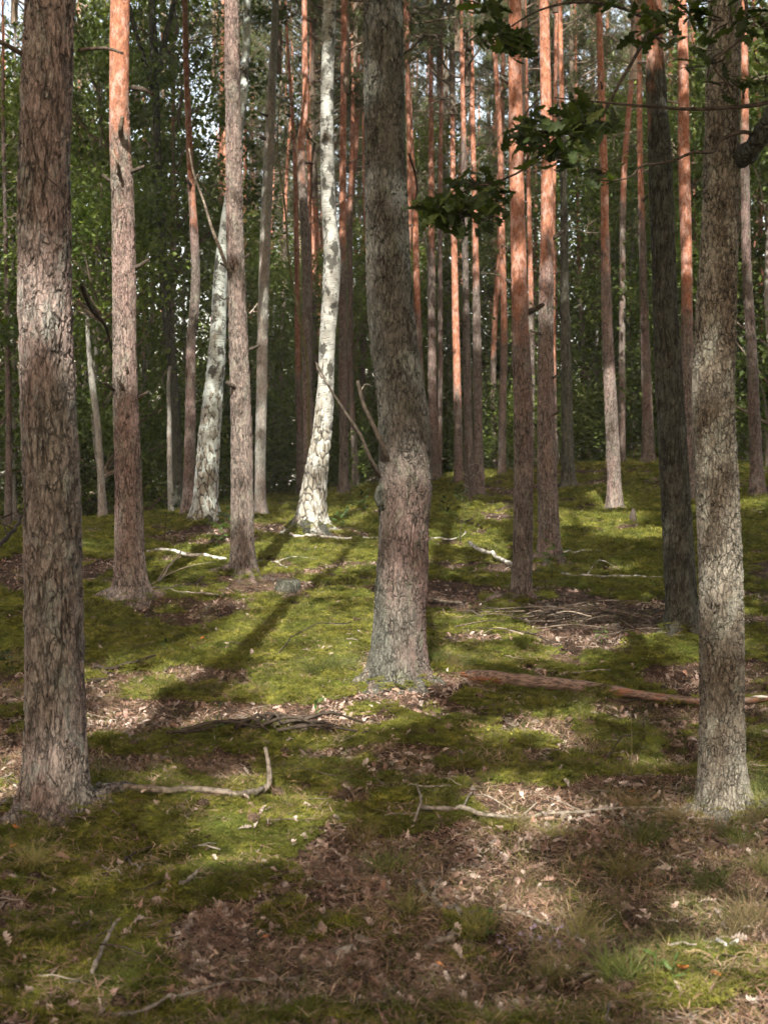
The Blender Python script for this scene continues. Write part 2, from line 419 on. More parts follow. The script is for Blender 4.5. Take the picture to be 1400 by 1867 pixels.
def bark(name, c_lo, c_hi, c_crack, cell=26, stretch=.3, crack=.10, depth=.010, lichen=(0.20, 0.22, 0.18), lichen_amt=.4, flake=(0.55, 0.22, 0.10), fine=1.0, warm=(0.30, 0.19, 0.16), warm_amt=.3, crackmix=1.0, ridge=22, rw=.10, rmix=.8, vmix=.5, warm_below=0.0):
    m, ns, ls = mat(name)
    tc = ns.new('ShaderNodeTexCoord'); oi = ns.new('ShaderNodeObjectInfo')
    off = ns.new('ShaderNodeVectorMath'); off.operation = 'MULTIPLY_ADD'
    cmb = ns.new('ShaderNodeCombineXYZ')
    r = mathn(ns, ls, 'MULTIPLY', oi.outputs['Random'], 37.0)
    ls.new(r, cmb.inputs[0]); ls.new(r, cmb.inputs[2])
    add = ns.new('ShaderNodeVectorMath'); add.operation = 'ADD'
    ls.new(tc.outputs['Object'], add.inputs[0]); ls.new(cmb.outputs[0], add.inputs[1])
    co = add.outputs[0]
    sep = ns.new('ShaderNodeSeparateXYZ'); ls.new(tc.outputs['Object'], sep.inputs[0]); hz = sep.outputs[2]
    # warped coordinates for the plates
    wn_ = noise(ns, ls, mapping(ns, ls, co, (1, 1, .5)), 9, 3, .6, col=True)
    w1 = ns.new('ShaderNodeVectorMath'); w1.operation = 'SUBTRACT'; ls.new(wn_, w1.inputs[0]); w1.inputs[1].default_value = (.5, .5, .5)
    w2 = ns.new('ShaderNodeVectorMath'); w2.operation = 'MULTIPLY_ADD'; ls.new(w1.outputs[0], w2.inputs[0]); w2.inputs[1].default_value = (.045, .045, .09); ls.new(co, w2.inputs[2])
    sc = mapping(ns, ls, w2.outputs[0], (1, 1, stretch))
    def vor(feature, scale):
        v = ns.new('ShaderNodeTexVoronoi'); v.feature = feature; v.inputs['Scale'].default_value = scale; ls.new(sc, v.inputs['Vector']); return v
    ve = vor('DISTANCE_TO_EDGE', cell); vc = vor('F1', cell); v2 = vor('DISTANCE_TO_EDGE', cell * 2.6)
    e = ramp(ns, ls, ve.outputs['Distance'], 0.0, crack)
    e2 = ramp(ns, ls, v2.outputs['Distance'], 0.0, crack * .8)
    # long wandering fissures from ridged noise, broken up by a slower mask; voronoi plates only where the mask lets them through
    rn = noise(ns, ls, mapping(ns, ls, w2.outputs[0], (1, 1, stretch * .55)), ridge, 2, .5)
    rd = ramp(ns, ls, mathn(ns, ls, 'ABSOLUTE', mathn(ns, ls, 'SUBTRACT', rn, .5)), 0.0, rw)
    rn2 = noise(ns, ls, mapping(ns, ls, w2.outputs[0], (1, 1, stretch * 1.1)), ridge * 2.1, 2, .5)
    rd2 = ramp(ns, ls, mathn(ns, ls, 'ABSOLUTE', mathn(ns, ls, 'SUBTRACT', rn2, .5)), 0.0, rw * .8)
    mk = ramp(ns, ls, noise(ns, ls, mapping(ns, ls, co, (1, 1, .6)), 6.0, 4, .6), .36, .6)
    mk2 = ramp(ns, ls, noise(ns, ls, mapping(ns, ls, co, (1, 1, .8)), 13.0, 3, .6), .38, .58)
    def soften(v, amt):
        return mathn(ns, ls, 'SUBTRACT', 1.0, mathn(ns, ls, 'MULTIPLY', mathn(ns, ls, 'SUBTRACT', 1.0, v), amt))
    cr = mathn(ns, ls, 'MULTIPLY', soften(rd, mathn(ns, ls, 'MULTIPLY', mk, rmix)), soften(rd2, mathn(ns, ls, 'MULTIPLY', mk2, rmix * .75)))
    cr = mathn(ns, ls, 'MULTIPLY', cr, soften(e, mathn(ns, ls, 'MULTIPLY', mathn(ns, ls, 'ADD', .35, mathn(ns, ls, 'MULTIPLY', mk2, .65)), vmix)))
    cr = mathn(ns, ls, 'MULTIPLY', cr, soften(e2, vmix * .35))
    fl = noise(ns, ls, mapping(ns, ls, co, (1, 1, .28)), 95, 4, .7)
    fl2 = noise(ns, ls, mapping(ns, ls, co, (1, 1, .45)), 38, 4, .65)
    base = mixc(ns, ls, ramp(ns, ls, fl2, .33, .67), c_lo, c_hi)
    cellc = ns.new('ShaderNodeSeparateColor'); ls.new(vc.outputs['Color'], cellc.inputs[0])
    base = mixc(ns, ls, mathn(ns, ls, 'MULTIPLY', cellc.outputs[0], .55), base, tuple(min(1, c * 1.35) for c in c_hi))
    wf = mathn(ns, ls, 'MULTIPLY', ramp(ns, ls, noise(ns, ls, mapping(ns, ls, co, (1, 1, .35)), 2.2, 3), .42, .62), warm_amt)
    if warm_below:
        wf = mathn(ns, ls, 'MULTIPLY', wf, ramp(ns, ls, hz, warm_below * .7, warm_below * 1.5, 1.0, .12))
    base = mixc(ns, ls, wf, base, warm)
    lf = mathn(ns, ls, 'MULTIPLY', ramp(ns, ls, noise(ns, ls, mapping(ns, ls, co, (1, 1, .5)), 11, 5, .7), .5, .64), lichen_amt)
    base = mixc(ns, ls, lf, base, lichen)
    fine_d = ramp(ns, ls, fl, .30, .62, .45, 1.08)
    dk = ns.new('ShaderNodeVectorMath'); dk.operation = 'SCALE'; ls.new(base, dk.inputs[0]); ls.new(fine_d, dk.inputs[3]); base = dk.outputs[0]
    ckm = mathn(ns, ls, 'SUBTRACT', 1.0, mathn(ns, ls, 'MULTIPLY', mathn(ns, ls, 'SUBTRACT', 1.0, cr), crackmix))
    lower = mixc(ns, ls, ckm, c_crack, base)
    # upper flaking orange bark of a pine, above the tree's own turning height
    at = ns.new('ShaderNodeAttribute'); at.attribute_type = 'OBJECT'; at.attribute_name = 'turn_height'
    dz = mathn(ns, ls, 'SUBTRACT', hz, at.outputs['Fac'])
    dz = mathn(ns, ls, 'ADD', dz, mathn(ns, ls, 'MULTIPLY', mathn(ns, ls, 'SUBTRACT', noise(ns, ls, mapping(ns, ls, co, (2, 2, .8)), 3.5, 4, .6), .5), 2.6))
    up = ramp(ns, ls, dz, -.35, .45)
    f1 = noise(ns, ls, mapping(ns, ls, co, (1, 1, .5)), 30, 4, .7)
    orange = mixc(ns, ls, ramp(ns, ls, f1, .4, .62), tuple(c * .55 for c in flake), flake)
    pale = ramp(ns, ls, noise(ns, ls, mapping(ns, ls, co, (1, 1, .5)), 14, 5, .7), .48, .62, 0, .75)
    orange = mixc(ns, ls, pale, orange, (.36, .24, .21))
    spots = ramp(ns, ls, noise(ns, ls, mapping(ns, ls, co, (1, 1, .5)), 34, 4, .75), .54, .64, 0, .8)
    orange = mixc(ns, ls, spots, orange, (.10, .04, .025))
    col = mixc(ns, ls, up, lower, orange)
    ind = ramp(ns, ls, mathn(ns, ls, 'FRACT', mathn(ns, ls, 'MULTIPLY', oi.outputs['Random'], 9.7)), 0, 1, .78, 1.18, False)
    si = ns.new('ShaderNodeVectorMath'); si.operation = 'SCALE'; ls.new(col, si.inputs[0]); ls.new(ind, si.inputs[3]); col = si.outputs[0]
    bs = ns['Principled BSDF']
    ls.new(col, bs.inputs['Base Color'])
    bs.inputs['Roughness'].default_value = .88
    bs.inputs['Specular IOR Level'].default_value = .25
    hgt = mathn(ns, ls, 'ADD', mathn(ns, ls, 'MULTIPLY', cr, .75), mathn(ns, ls, 'MULTIPLY', fl2, .55))
    hgt = mathn(ns, ls, 'ADD', hgt, mathn(ns, ls, 'MULTIPLY', fl, .30 * fine))
    hgt = mathn(ns, ls, 'ADD', hgt, mathn(ns, ls, 'MULTIPLY', cellc.outputs[1], .30))
    hgt = mathn(ns, ls, 'MULTIPLY', hgt, mathn(ns, ls, 'SUBTRACT', 1.0, mathn(ns, ls, 'MULTIPLY', up, .6)))
    dp = ns.new('ShaderNodeDisplacement'); ls.new(hgt, dp.inputs['Height']); dp.inputs['Midlevel'].default_value = 1.4; dp.inputs['Scale'].default_value = depth
    ls.new(dp.outputs[0], ns['Material Output'].inputs['Displacement'])
    m.displacement_method = 'BOTH'
    return m

def birch(name, white=(.33, .34, .325), peel=.3, rugged_top=1.0):
    m, ns, ls = mat(name)
    tc = ns.new('ShaderNodeTexCoord'); co = tc.outputs['Object']
    sep = ns.new('ShaderNodeSeparateXYZ'); ls.new(co, sep.inputs[0]); hz = sep.outputs[2]
    n1 = noise(ns, ls, mapping(ns, ls, co, (1, 1, 2.4)), 7, 5, .7)
    wh = mixc(ns, ls, ramp(ns, ls, n1, .3, .7), tuple(c * .62 for c in white), white)
    # lenticels: short dark dashes across
    l = noise(ns, ls, mapping(ns, ls, co, (1, 1, 7)), 10, 3, .6)
    wh = mixc(ns, ls, ramp(ns, ls, l, .56, .64, 0, .8), wh, (.06, .06, .055))
    # chevron scars
    v = ns.new('ShaderNodeTexVoronoi'); v.feature = 'F1'; v.distance = 'MANHATTAN'; v.inputs['Scale'].default_value = 4.6
    ls.new(mapping(ns, ls, co, (1, 1, .62)), v.inputs['Vector'])
    jag = mathn(ns, ls, 'ADD', v.outputs['Distance'], mathn(ns, ls, 'MULTIPLY', noise(ns, ls, mapping(ns, ls, co, (1, 1, 1.3)), 12, 6, .8), 1.1))
    sc = ramp(ns, ls, jag, .92, .99, 1, 0)
    bl = ramp(ns, ls, noise(ns, ls, mapping(ns, ls, co, (1, 1, .7)), 7.5, 6, .75), .525, .575, 0, .93)
    sc = mathn(ns, ls, 'MAXIMUM', sc, bl)
    wh = mixc(ns, ls, sc, wh, (.035, .035, .03))
    # rugged foot
    vv = ns.new('ShaderNodeTexVoronoi'); vv.feature = 'DISTANCE_TO_EDGE'; vv.inputs['Scale'].default_value = 15; ls.new(mapping(ns, ls, co, (1, 1, .4)), vv.inputs['Vector'])
    foot = mixc(ns, ls, ramp(ns, ls, vv.outputs['Distance'], .02, .16), (.03, .026, .02), (.20, .19, .16))
    foot = mixc(ns, ls, ramp(ns, ls, noise(ns, ls, mapping(ns, ls, co, (1, 1, .5)), 12, 5, .7), .5, .56), foot, tuple(c * .85 for c in white))
    f = ramp(ns, ls, mathn(ns, ls, 'ADD', hz, mathn(ns, ls, 'MULTIPLY', mathn(ns, ls, 'SUBTRACT', noise(ns, ls, mapping(ns, ls, co, (1, 1, .35)), 8, 4, .7), .5), 3.2 * rugged_top)), rugged_top * .7, rugged_top * 1.1, 1, 0)
    col = mixc(ns, ls, f, wh, foot)
    bs = ns['Principled BSDF']; ls.new(col, bs.inputs['Base Color']); bs.inputs['Roughness'].default_value = .7
    h = mathn(ns, ls, 'ADD', mathn(ns, ls, 'MULTIPLY', mathn(ns, ls, 'MULTIPLY', ramp(ns, ls, vv.outputs['Distance'], 0, .2), f), 1.0), mathn(ns, ls, 'MULTIPLY', noise(ns, ls, co, 40, 4, .7), .3))
    h = mathn(ns, ls, 'SUBTRACT', h, mathn(ns, ls, 'MULTIPLY', sc, .3))
    dp = ns.new('ShaderNodeDisplacement'); ls.new(h, dp.inputs['Height']); dp.inputs['Midlevel'].default_value = .9; dp.inputs['Scale'].default_value = .014
    ls.new(dp.outputs[0], ns['Material Output'].inputs['Displacement']); m.displacement_method = 'BOTH'
    return m

def simple(name, c1, c2, scale=20, rough=.85, bump=.3, stretch=(1, 1, 1), rand=0.0, transl=0.0, spec=.2, c3=None, worldvar=None):
    """two-tone noise material; rand mixes towards c3 by instance"""
    m, ns, ls = mat(name)
    tc = ns.new('ShaderNodeTexCoord')
    n = noise(ns, ls, mapping(ns, ls, tc.outputs['Object'], stretch), scale, 4, .65)
    col = mixc(ns, ls, ramp(ns, ls, n, .35, .65), c1, c2)
    if rand:
        oi = ns.new('ShaderNodeObjectInfo')
        if c3 is not None:
            col = mixc(ns, ls, ramp(ns, ls, oi.outputs['Random'], 1 - rand, 1.0, 0, 1, False), col, c3)
        r2 = mathn(ns, ls, 'FRACT', mathn(ns, ls, 'MULTIPLY', oi.outputs['Random'], 17.31))
        k = ramp(ns, ls, r2, 0, 1, .55, 1.35, False)
        s = ns.new('ShaderNodeVectorMath'); s.operation = 'SCALE'; ls.new(col, s.inputs[0]); ls.new(k, s.inputs[3]); col = s.outputs[0]
    if worldvar is not None:
        ge = ns.new('ShaderNodeNewGeometry')
        w1 = noise(ns, ls, ge.outputs['Position'], 2.2, 4, .65)
        col = mixc(ns, ls, ramp(ns, ls, w1, .40, .66, 0, .6), col, worldvar)
        w2 = ramp(ns, ls, noise(ns, ls, ge.outputs['Position'], 9, 3, .6), .3, .7, .6, 1.35)
        sv = ns.new('ShaderNodeVectorMath'); sv.operation = 'SCALE'; ls.new(col, sv.inputs[0]); ls.new(w2, sv.inputs[3]); col = sv.outputs[0]
    bs = ns['Principled BSDF']; ls.new(col, bs.inputs['Base Color']); bs.inputs['Roughness'].default_value = rough
    bs.inputs['Specular IOR Level'].default_value = spec
    if bump:
        b = ns.new('ShaderNodeBump'); b.inputs['Strength'].default_value = bump; b.inputs['Distance'].default_value = .01
        ls.new(n, b.inputs['Height']); ls.new(b.outputs[0], bs.inputs['Normal'])
    if transl:
        tr = ns.new('ShaderNodeBsdfTranslucent'); ls.new(mixc(ns, ls, 1.0, col, (1.5, 1.6, .6), 'MULTIPLY'), tr.inputs['Color'])
        mx = ns.new('ShaderNodeMixShader'); mx.inputs[0].default_value = transl
        ls.new(bs.outputs[0], mx.inputs[1]); ls.new(tr.outputs[0], mx.inputs[2]); ls.new(mx.outputs[0], ns['Material Output'].inputs['Surface'])
    return m

M = {}
M['bark_big'] = bark('bark_big', (.080, .074, .066), (.195, .180, .162), (.030, .026, .022), cell=24, stretch=.30, crack=.10, depth=.018, warm=(.23, .16, .155), warm_amt=.5, lichen=(.21, .24, .225), lichen_amt=.6, ridge=17, rw=.065, rmix=.97, vmix=.7)
M['bark_mid'] = bark('bark_mid', (.066, .072, .063), (.155, .160, .142), (.020, .018, .014), cell=32, stretch=.40, crack=.10, depth=.016, warm=(.25, .155, .145), warm_amt=.75, warm_below=1.2, lichen=(.16, .18, .13), lichen_amt=.5, ridge=20, rw=.055, rmix=.92, vmix=.7)
M['bark_pine'] = bark('bark_pine', (.082, .072, .065), (.20, .165, .152), (.020, .015, .012), cell=32, stretch=.36, crack=.10, depth=.014, warm=(.27, .175, .165), warm_amt=.5, flake=(.32, .14, .088), ridge=24, rw=.065, rmix=.92, vmix=.6)
M['bark_dark'] = bark('bark_dark', (.046, .052, .043), (.100, .107, .09), (.016, .016, .012), cell=34, stretch=.28, crack=.16, depth=.018, lichen=(.10, .12, .08), lichen_amt=.4, warm_amt=.06, flake=(.32, .14, .08), ridge=24, rw=.10, rmix=.95, vmix=.5)
M['bark_oak'] = bark('bark_oak', (.16, .15, .125), (.30, .29, .255), (.026, .022, .017), cell=47, stretch=.50, crack=.09, depth=.013, lichen=(.36, .38, .33), lichen_amt=.5, warm=(.12, .10, .075), warm_amt=.85, ridge=30, rw=.05, rmix=.7, vmix=1.0)
M['bark_grey'] = bark('bark_grey', (.13, .13, .12), (.24, .24, .225), (.05, .045, .04), cell=24, stretch=.5, crack=.08, depth=.006, lichen=(.30, .33, .30), lichen_amt=.5, warm_amt=.3, crackmix=.6)
M['bark_birch'] = birch('bark_birch', rugged_top=1.5)
M['bark_birch2'] = birch('bark_birch2', white=(.38, .43, .42), rugged_top=2.0)
M['twig'] = simple('twig', (.055, .042, .032), (.15, .12, .095), 60, bump=.5, rand=.4, c3=(.26, .22, .18))
M['grey_stick'] = simple('grey_stick', (.07, .058, .045), (.19, .165, .14), 40, bump=.5)
M['pale_stick'] = simple('pale_stick', (.09, .08, .065), (.27, .245, .21), 26, bump=.5, stretch=(1, 1, 1))
M['birch_stick'] = simple('birch_stick', (.10, .095, .085), (.58, .57, .53), 14, bump=.3)
M['dark_stick'] = simple('dark_stick', (.022, .018, .014), (.062, .05, .04), 40, bump=.5)
M['leaf'] = simple('leaf', (.040, .068, .015), (.095, .130, .026), .9, rough=.45, bump=0, rand=.5, transl=.42, spec=.4, c3=(.09, .12, .025))
M['leaf_oak'] = simple('leaf_oak', (.018, .034, .009), (.034, .054, .014), 30, rough=.55, bump=0, rand=.5, transl=.35, spec=.3, c3=(.07, .10, .02))
M['needle'] = simple('needle', (.050, .070, .030), (.085, .105, .045), 3, rough=.6, bump=0, rand=.3, transl=.25, c3=(.10, .11, .06))
M['moss'] = simple('moss', (.100, .112, .020), (.185, .185, .038), 30, rough=.8, bump=0, rand=.5, transl=.35, c3=(.22, .21, .055), worldvar=(.055, .085, .018))
M['grass'] = simple('grass', (.07, .10, .025), (.13, .15, .045), 14, rough=.6, bump=0, rand=.5, transl=.3, c3=(.25, .21, .10))
M['dry_grass'] = simple('dry_grass', (.12, .095, .05), (.25, .20, .11), 14, rough=.7, bump=0, rand=.4, transl=.3, c3=(.11, .12, .04))
M['dead_leaf'] = simple('dead_leaf', (.14, .088, .074), (.31, .215, .19), 40, rough=.7, bump=.2, rand=.6, transl=.10, c3=(.42, .36, .33))
M['pale_leaf'] = simple('pale_leaf', (.30, .25, .22), (.46, .41, .38), 40, rough=.6, bump=.2, rand=.5, c3=(.30, .18, .13))
M['orange_leaf'] = simple('orange_leaf', (.50, .16, .04), (.62, .25, .07), 30, rough=.6, bump=0)
M['dry_needle'] = simple('dry_needle', (.12, .068, .048), (.25, .155, .11), 20, rough=.7, bump=0, rand=.5, c3=(.36, .27, .2))
M['cone'] = simple('cone', (.035, .024, .017), (.10, .07, .05), 60, rough=.8, bump=.4)
M['herb'] = simple('herb', (.045, .085, .022), (.085, .14, .035), 20, rough=.5, bump=0, transl=.35, spec=.4)
M['flower'] = simple('flower', (.26, .20, .34), (.38, .32, .48), 20, rough=.6, bump=0, transl=.2)
M['wood_orange'] = simple('wood_orange', (.09, .045, .03), (.33, .15, .08), 16, bump=.4, stretch=(.2, 1, 1))
# ------------------------------------------------------------------ ground
def ground_material():
    m, ns, ls = mat('forest_floor')
    at = ns.new('ShaderNodeAttribute'); at.attribute_name = 'moss'
    tc = ns.new('ShaderNodeTexCoord'); co = tc.outputs['Object']
    n1 = noise(ns, ls, co, 26, 5, .7); n2 = noise(ns, ls, co, 120, 4, .7); n3 = noise(ns, ls, co, 4, 3, .6)
    mossc = mixc(ns, ls, ramp(ns, ls, n2, .3, .7), (.03, .034, .009), (.10, .115, .026))
    mossc = mixc(ns, ls, ramp(ns, ls, n3, .35, .7), mossc, (.12, .125, .03))
    lit = mixc(ns, ls, ramp(ns, ls, n2, .35, .65), (.022, .016, .012), (.10, .062, .046))
    lit = mixc(ns, ls, ramp(ns, ls, n1, .50, .62), lit, (.035, .027, .02))
    spk = ramp(ns, ls, noise(ns, ls, co, 70, 3, .7), .62, .70, 0, .8)
    lit = mixc(ns, ls, spk, lit, (.30, .23, .20))
    f = ramp(ns, ls, mathn(ns, ls, 'ADD', at.outputs['Fac'], mathn(ns, ls, 'MULTIPLY', mathn(ns, ls, 'SUBTRACT', n1, .5), 1.1)), .35, .6)
    col = mixc(ns, ls, f, lit, mossc)
    bs = ns['Principled BSDF']; ls.new(col, bs.inputs['Base Color']); bs.inputs['Roughness'].default_value = .95
    bs.inputs['Specular IOR Level'].default_value = .1
    b = ns.new('ShaderNodeBump'); b.inputs['Strength'].default_value = .9; b.inputs['Distance'].default_value = .02
    ls.new(mathn(ns, ls, 'ADD', n1, mathn(ns, ls, 'MULTIPLY', n2, .5)), b.inputs['Height']); ls.new(b.outputs[0], bs.inputs['Normal'])
    return m
M['ground'] = ground_material()
gx = np.concatenate([-np.geomspace(900, 12.5, 26), np.arange(-12, -6.01, .15), np.arange(-6, 6.01, .055), np.arange(6.15, 12.1, .15), np.geomspace(12.5, 900, 26)])
gy = np.concatenate([-np.geomspace(900, 3, 20), np.arange(-2.6, 3.2, .3), np.geomspace(3.3, 46, 430), np.geomspace(46.6, 1400, 40)])
GX, GY = np.meshgrid(gx, gy)
Z0 = base_z(GX, GY); MM = moss_mask(GX, GY, Z0); GZ = ground_z(GX, GY, Z0, MM)
ny, nx = GX.shape
ii = np.arange(ny - 1)[:, None] * nx + np.arange(nx - 1)[None, :]
gf = np.stack([ii, ii + 1, ii + nx + 1, ii + nx], -1).reshape(-1, 4)
gme = mesh_np('ground', np.stack([GX, GY, GZ], -1).reshape(-1, 3), gf, [M['ground']])
att = gme.attributes.new('moss', 'FLOAT', 'POINT'); att.data.foreach_set('value', MM.ravel().astype(np.float32))
link('ground', gme, label='forest floor of moss and needle litter rising to a low crest', kind='structure')

# ------------------------------------------------------------------ trunks
def trunk_mesh(name, tr, material, top_z):
    d = tr['d']; pts = sorted(tr['pts'], key=lambda p: -p[1])
    base = P(pts[0][0], pts[0][1], d)
    gzb = gz(base[0], base[1])
    W = np.array([[*P(p[0], p[1], d), p[2] / 2 * d / F] for p in pts])
    zs = W[:, 2]
    nang, nz = tr.get('seg', (26 if d > 24 else 36, 90 if d > 24 else 130))
    z_hi = W[-1, 2]
    zvis = np.linspace(gzb - .25, z_hi, nz)
    top = max(top_z, z_hi + 1)
    zup = np.linspace(z_hi, top, 12)[1:]
    def sm(zq, col):
        g = np.gradient(W[:, col], zs)
        k = np.clip(np.searchsorted(zs, zq, side='right') - 1, 0, len(zs) - 2)
        h = zs[k + 1] - zs[k]; s = np.clip((zq - zs[k]) / h, 0, 1)
        return (2*s**3-3*s**2+1)*W[k, col] + (s**3-2*s**2+s)*h*g[k] + (-2*s**3+3*s**2)*W[k+1, col] + (s**3-s**2)*h*g[k+1]
    cx = sm(zvis, 0); cr = np.maximum(sm(zvis, 3), .01)
    slope = (W[-1, 0] - W[-2, 0]) / max(.3, W[-1, 2] - W[-2, 2])
    cx2 = cx[-1] + slope * (zup - z_hi) * .6
    cr2 = cr[-1] * (1 - (zup - z_hi) / (top - z_hi + .01) * .85)
    Zs = np.concatenate([zvis, zup]); X = np.concatenate([cx, cx2]); Rr = np.concatenate([cr, cr2])
    sd = int(d * 100 + abs(pts[0][0]))
    Yw = (fbm(Zs * .35, Zs * 0 + sd, sd, 2) - .5) * .25; Yw = Yw - np.interp(gzb, Zs, Yw)
    th = np.linspace(0, 2 * np.pi, nang, endpoint=False)
    ct, st = np.cos(th)[None, :], np.sin(th)[None, :]
    hh = np.maximum(Zs - gzb, -.1)[:, None]
    wob = 1 + .04 * (fbm(ct * 1.3 + Zs[:, None] * .8 + sd, st * 1.3 + Zs[:, None] * .5, sd, 3) - .5)
    ridge = 1 + np.exp(-hh / .11) * (.10 + .30 * np.abs(np.cos(2.5 * th + sd))[None, :] ** 1.5) + .05 * np.exp(-hh / .5) * np.cos(3 * th + 2 * sd)[None, :]
    rr = Rr[:, None] * wob * ridge
    V = np.stack([X[:, None] + rr * ct - base[0], Yw[:, None] + rr * st, np.broadcast_to(Zs[:, None], rr.shape) - gzb], -1)
    n = len(Zs)
    i = np.arange(n - 1)[:, None] * nang; j = np.arange(nang)[None, :]; k = (j + 1) % nang
    f = np.stack([i + j, i + k, i + nang + k, i + nang + j], -1).reshape(-1, 4)
    me = mesh_np(name, V.reshape(-1, 3), f, [material])
    return me, np.array([base[0], base[1], gzb]), (X, Zs, Rr)

def leaf_quads(pos, size, g, flat=.5, asp=.62):
    """folded rhombic leaves: 4 verts, 2 tris each"""
    n = len(pos)
    size = np.broadcast_to(size, (n,))[:, None]
    u = g.normal(size=(n, 3)); u[:, 2] *= flat; u /= np.linalg.norm(u, axis=1, keepdims=True)
    w = g.normal(size=(n, 3)); w[:, 2] *= flat; w -= (w * u).sum(1, keepdims=True) * u; w /= np.linalg.norm(w, axis=1, keepdims=True)
    nn = np.cross(u, w)
    a = pos - u * size * .5; b = pos + w * size * asp * .5 + nn * size * .12; c = pos + u * size * .5; e = pos - w * size * asp * .5 + nn * size * .12
    V = np.stack([a, b, c, e], 1).reshape(-1, 3)
    k = np.arange(n)[:, None] * 4
    t = np.concatenate([k + [0, 1, 2], k + [0, 2, 3]], 0)
    return V, t

def pine_crown_mesh(seed, h=6.0, r=2.3, tufts=2000):
    g = np.random.default_rng(seed); A = Acc()
    A.add(*_st(tube([(0, 0, -.2), (.05, .03, h * .4), (0, -.04, h * .8), (0, 0, h)], [.07, .055, .03, .01], 6)), m=1)
    nb = 26; tips = []
    for b in range(nb):
        z = h * (.02 + .95 * b / nb); az = g.uniform(0, 6.28); L = r * (1 - (b / nb) ** 2 * .8) * g.uniform(.55, 1.1) * (0.6 if b < 4 else 1)
        el = g.uniform(-.1, .55)
        p = [np.array([0, 0, z])]
        dirv = np.array([math.cos(az) * math.cos(el), math.sin(az) * math.cos(el), math.sin(el)])
        for s in range(4):
            dirv = dirv + g.normal(size=3) * .18 + np.array([0, 0, .06]); dirv /= np.linalg.norm(dirv)
            p.append(p[-1] + dirv * L / 4)
        A.add(*_st(tube(p, np.linspace(.032, .008, 5), 4)), m=1)
        if b < 4 and g.random() < .6: continue
        for s in range(int(tufts / nb / 6) + 1):
            q = p[g.integers(2, 5)] + g.normal(size=3) * .10
            e = q + g.normal(size=3) * [.33, .33, .20] + [0, 0, .1]
            tips.append((q, e))
            A.add(*_st(tube([q, (q + e) / 2 + g.normal(size=3) * .04, e], [.007, .006, .004], 3, cap=False)), m=1)
    P_ = []; 
    for q, e in tips:
        for s in range(7):
            P_.append(q + (e - q) * g.uniform(.3, 1.15) + g.normal(size=3) * .05)
    P_ = np.array(P_); n = len(P_); K = 13
    ax = g.normal(size=(n, 1, 3)) * .5 + [0, 0, .5]
    dd = g.normal(size=(n, K, 3)) * .9 + ax; dd /= np.linalg.norm(dd, axis=2, keepdims=True)
    sd = np.cross(dd, g.normal(size=(n, K, 3))); sd /= np.linalg.norm(sd, axis=2, keepdims=True)
    L = g.uniform(.07, .13, (n, K, 1)); W_ = .0095
    c = P_[:, None, :]
    V = np.stack([c - sd * W_ * .6, c + sd * W_ * .6, c + dd * L], 2).reshape(-1, 3)
    t = np.arange(len(V)).reshape(-1, 3)
    A.add(V, None, t, 0)
    return A.mesh('pine_crown', [M['needle'], M['twig']], False)
def _st(x): return x   # (verts, quads, tris)

def broad_crown_mesh(seed, h=7.0, r=2.5, leaves=9500, lsz=.135, nclump=95, branches=True):
    g = np.random.default_rng(seed); A = Acc(); cl = []
    for b in range(nclump):
        z = h * g.beta(1.4, 1.3); az = g.uniform(0, 6.28)
        rr = r * math.sqrt(max(.08, 1 - ((z / h - .42) / .62) ** 2)) * math.sqrt(g.uniform(.05, 1)) * g.uniform(.8, 1.15)
        c = np.array([math.cos(az) * rr, math.sin(az) * rr, z]); cl.append(c)
        if branches and b % 3 == 0:
            s = np.array([0, 0, max(.0, z - rr * .8)])
            m = (s + c) / 2 + g.normal(size=3) * .15
            A.add(*tube([s, m, c], [.028, .018, .006], 4, cap=False), m=1)
    cl = np.array(cl)
    idx = g.integers(0, nclump, leaves)
    s = g.uniform(.16, .62, nclump)[idx][:, None]
    pos = cl[idx] + g.normal(size=(leaves, 3)) * s * [1, 1, .45]
    V, t = leaf_quads(pos, g.uniform(.6, 1.15, leaves) * lsz, g)
    A.add(V, None, t, 0)
    return A.mesh('leafy_crown', [M['leaf'], M['twig']], False)

pine_crowns = [pine_crown_mesh(100 + i) for i in range(4)]
broad_crowns = [broad_crown_mesh(200 + i) for i in range(5)]
shrub_crowns = [broad_crown_mesh(230 + i, h=2.4, r=1.5, leaves=5000, lsz=.11, nclump=45) for i in range(3)]

def dead_branch_mesh(seed):
    g = np.random.default_rng(seed); A = Acc()
    p = [np.zeros(3)]; dv = np.array([1.0, 0, g.uniform(-.2, .5)])
    for s in range(5):
        dv = dv + g.normal(size=3) * .22; dv /= np.linalg.norm(dv); p.append(p[-1] + dv * .2)
    A.add(*tube(p, [.010, .008, .007, .005, .004, .002], 5))
    for s in range(3):
        q = p[1 + s]; e = q + g.normal(size=3) * .18 + dv * .2
        A.add(*tube([q, (q + e) / 2 + g.normal(size=3) * .03, e], [.006, .005, .002], 4))
    return A.mesh('dead_branch', [M['twig']])
dead_meshes = [dead_branch_mesh(300 + i) for i in range(5)]
def stub_mesh(seed, L=.12, r=.016):
    g = np.random.default_rng(seed)
    p = np.array([[0, 0, 0], [L * .5, 0, L * .2], [L, g.normal() * .02, L * .5]])
    v, q, t = tube(p, [r * 1.3, r, r * .8], 7, .3, seed)
    return Acc().add(v, q, t).mesh('stub', [M['dark_stick']])
stub_meshes = [stub_mesh(320 + i) for i in range(3)]

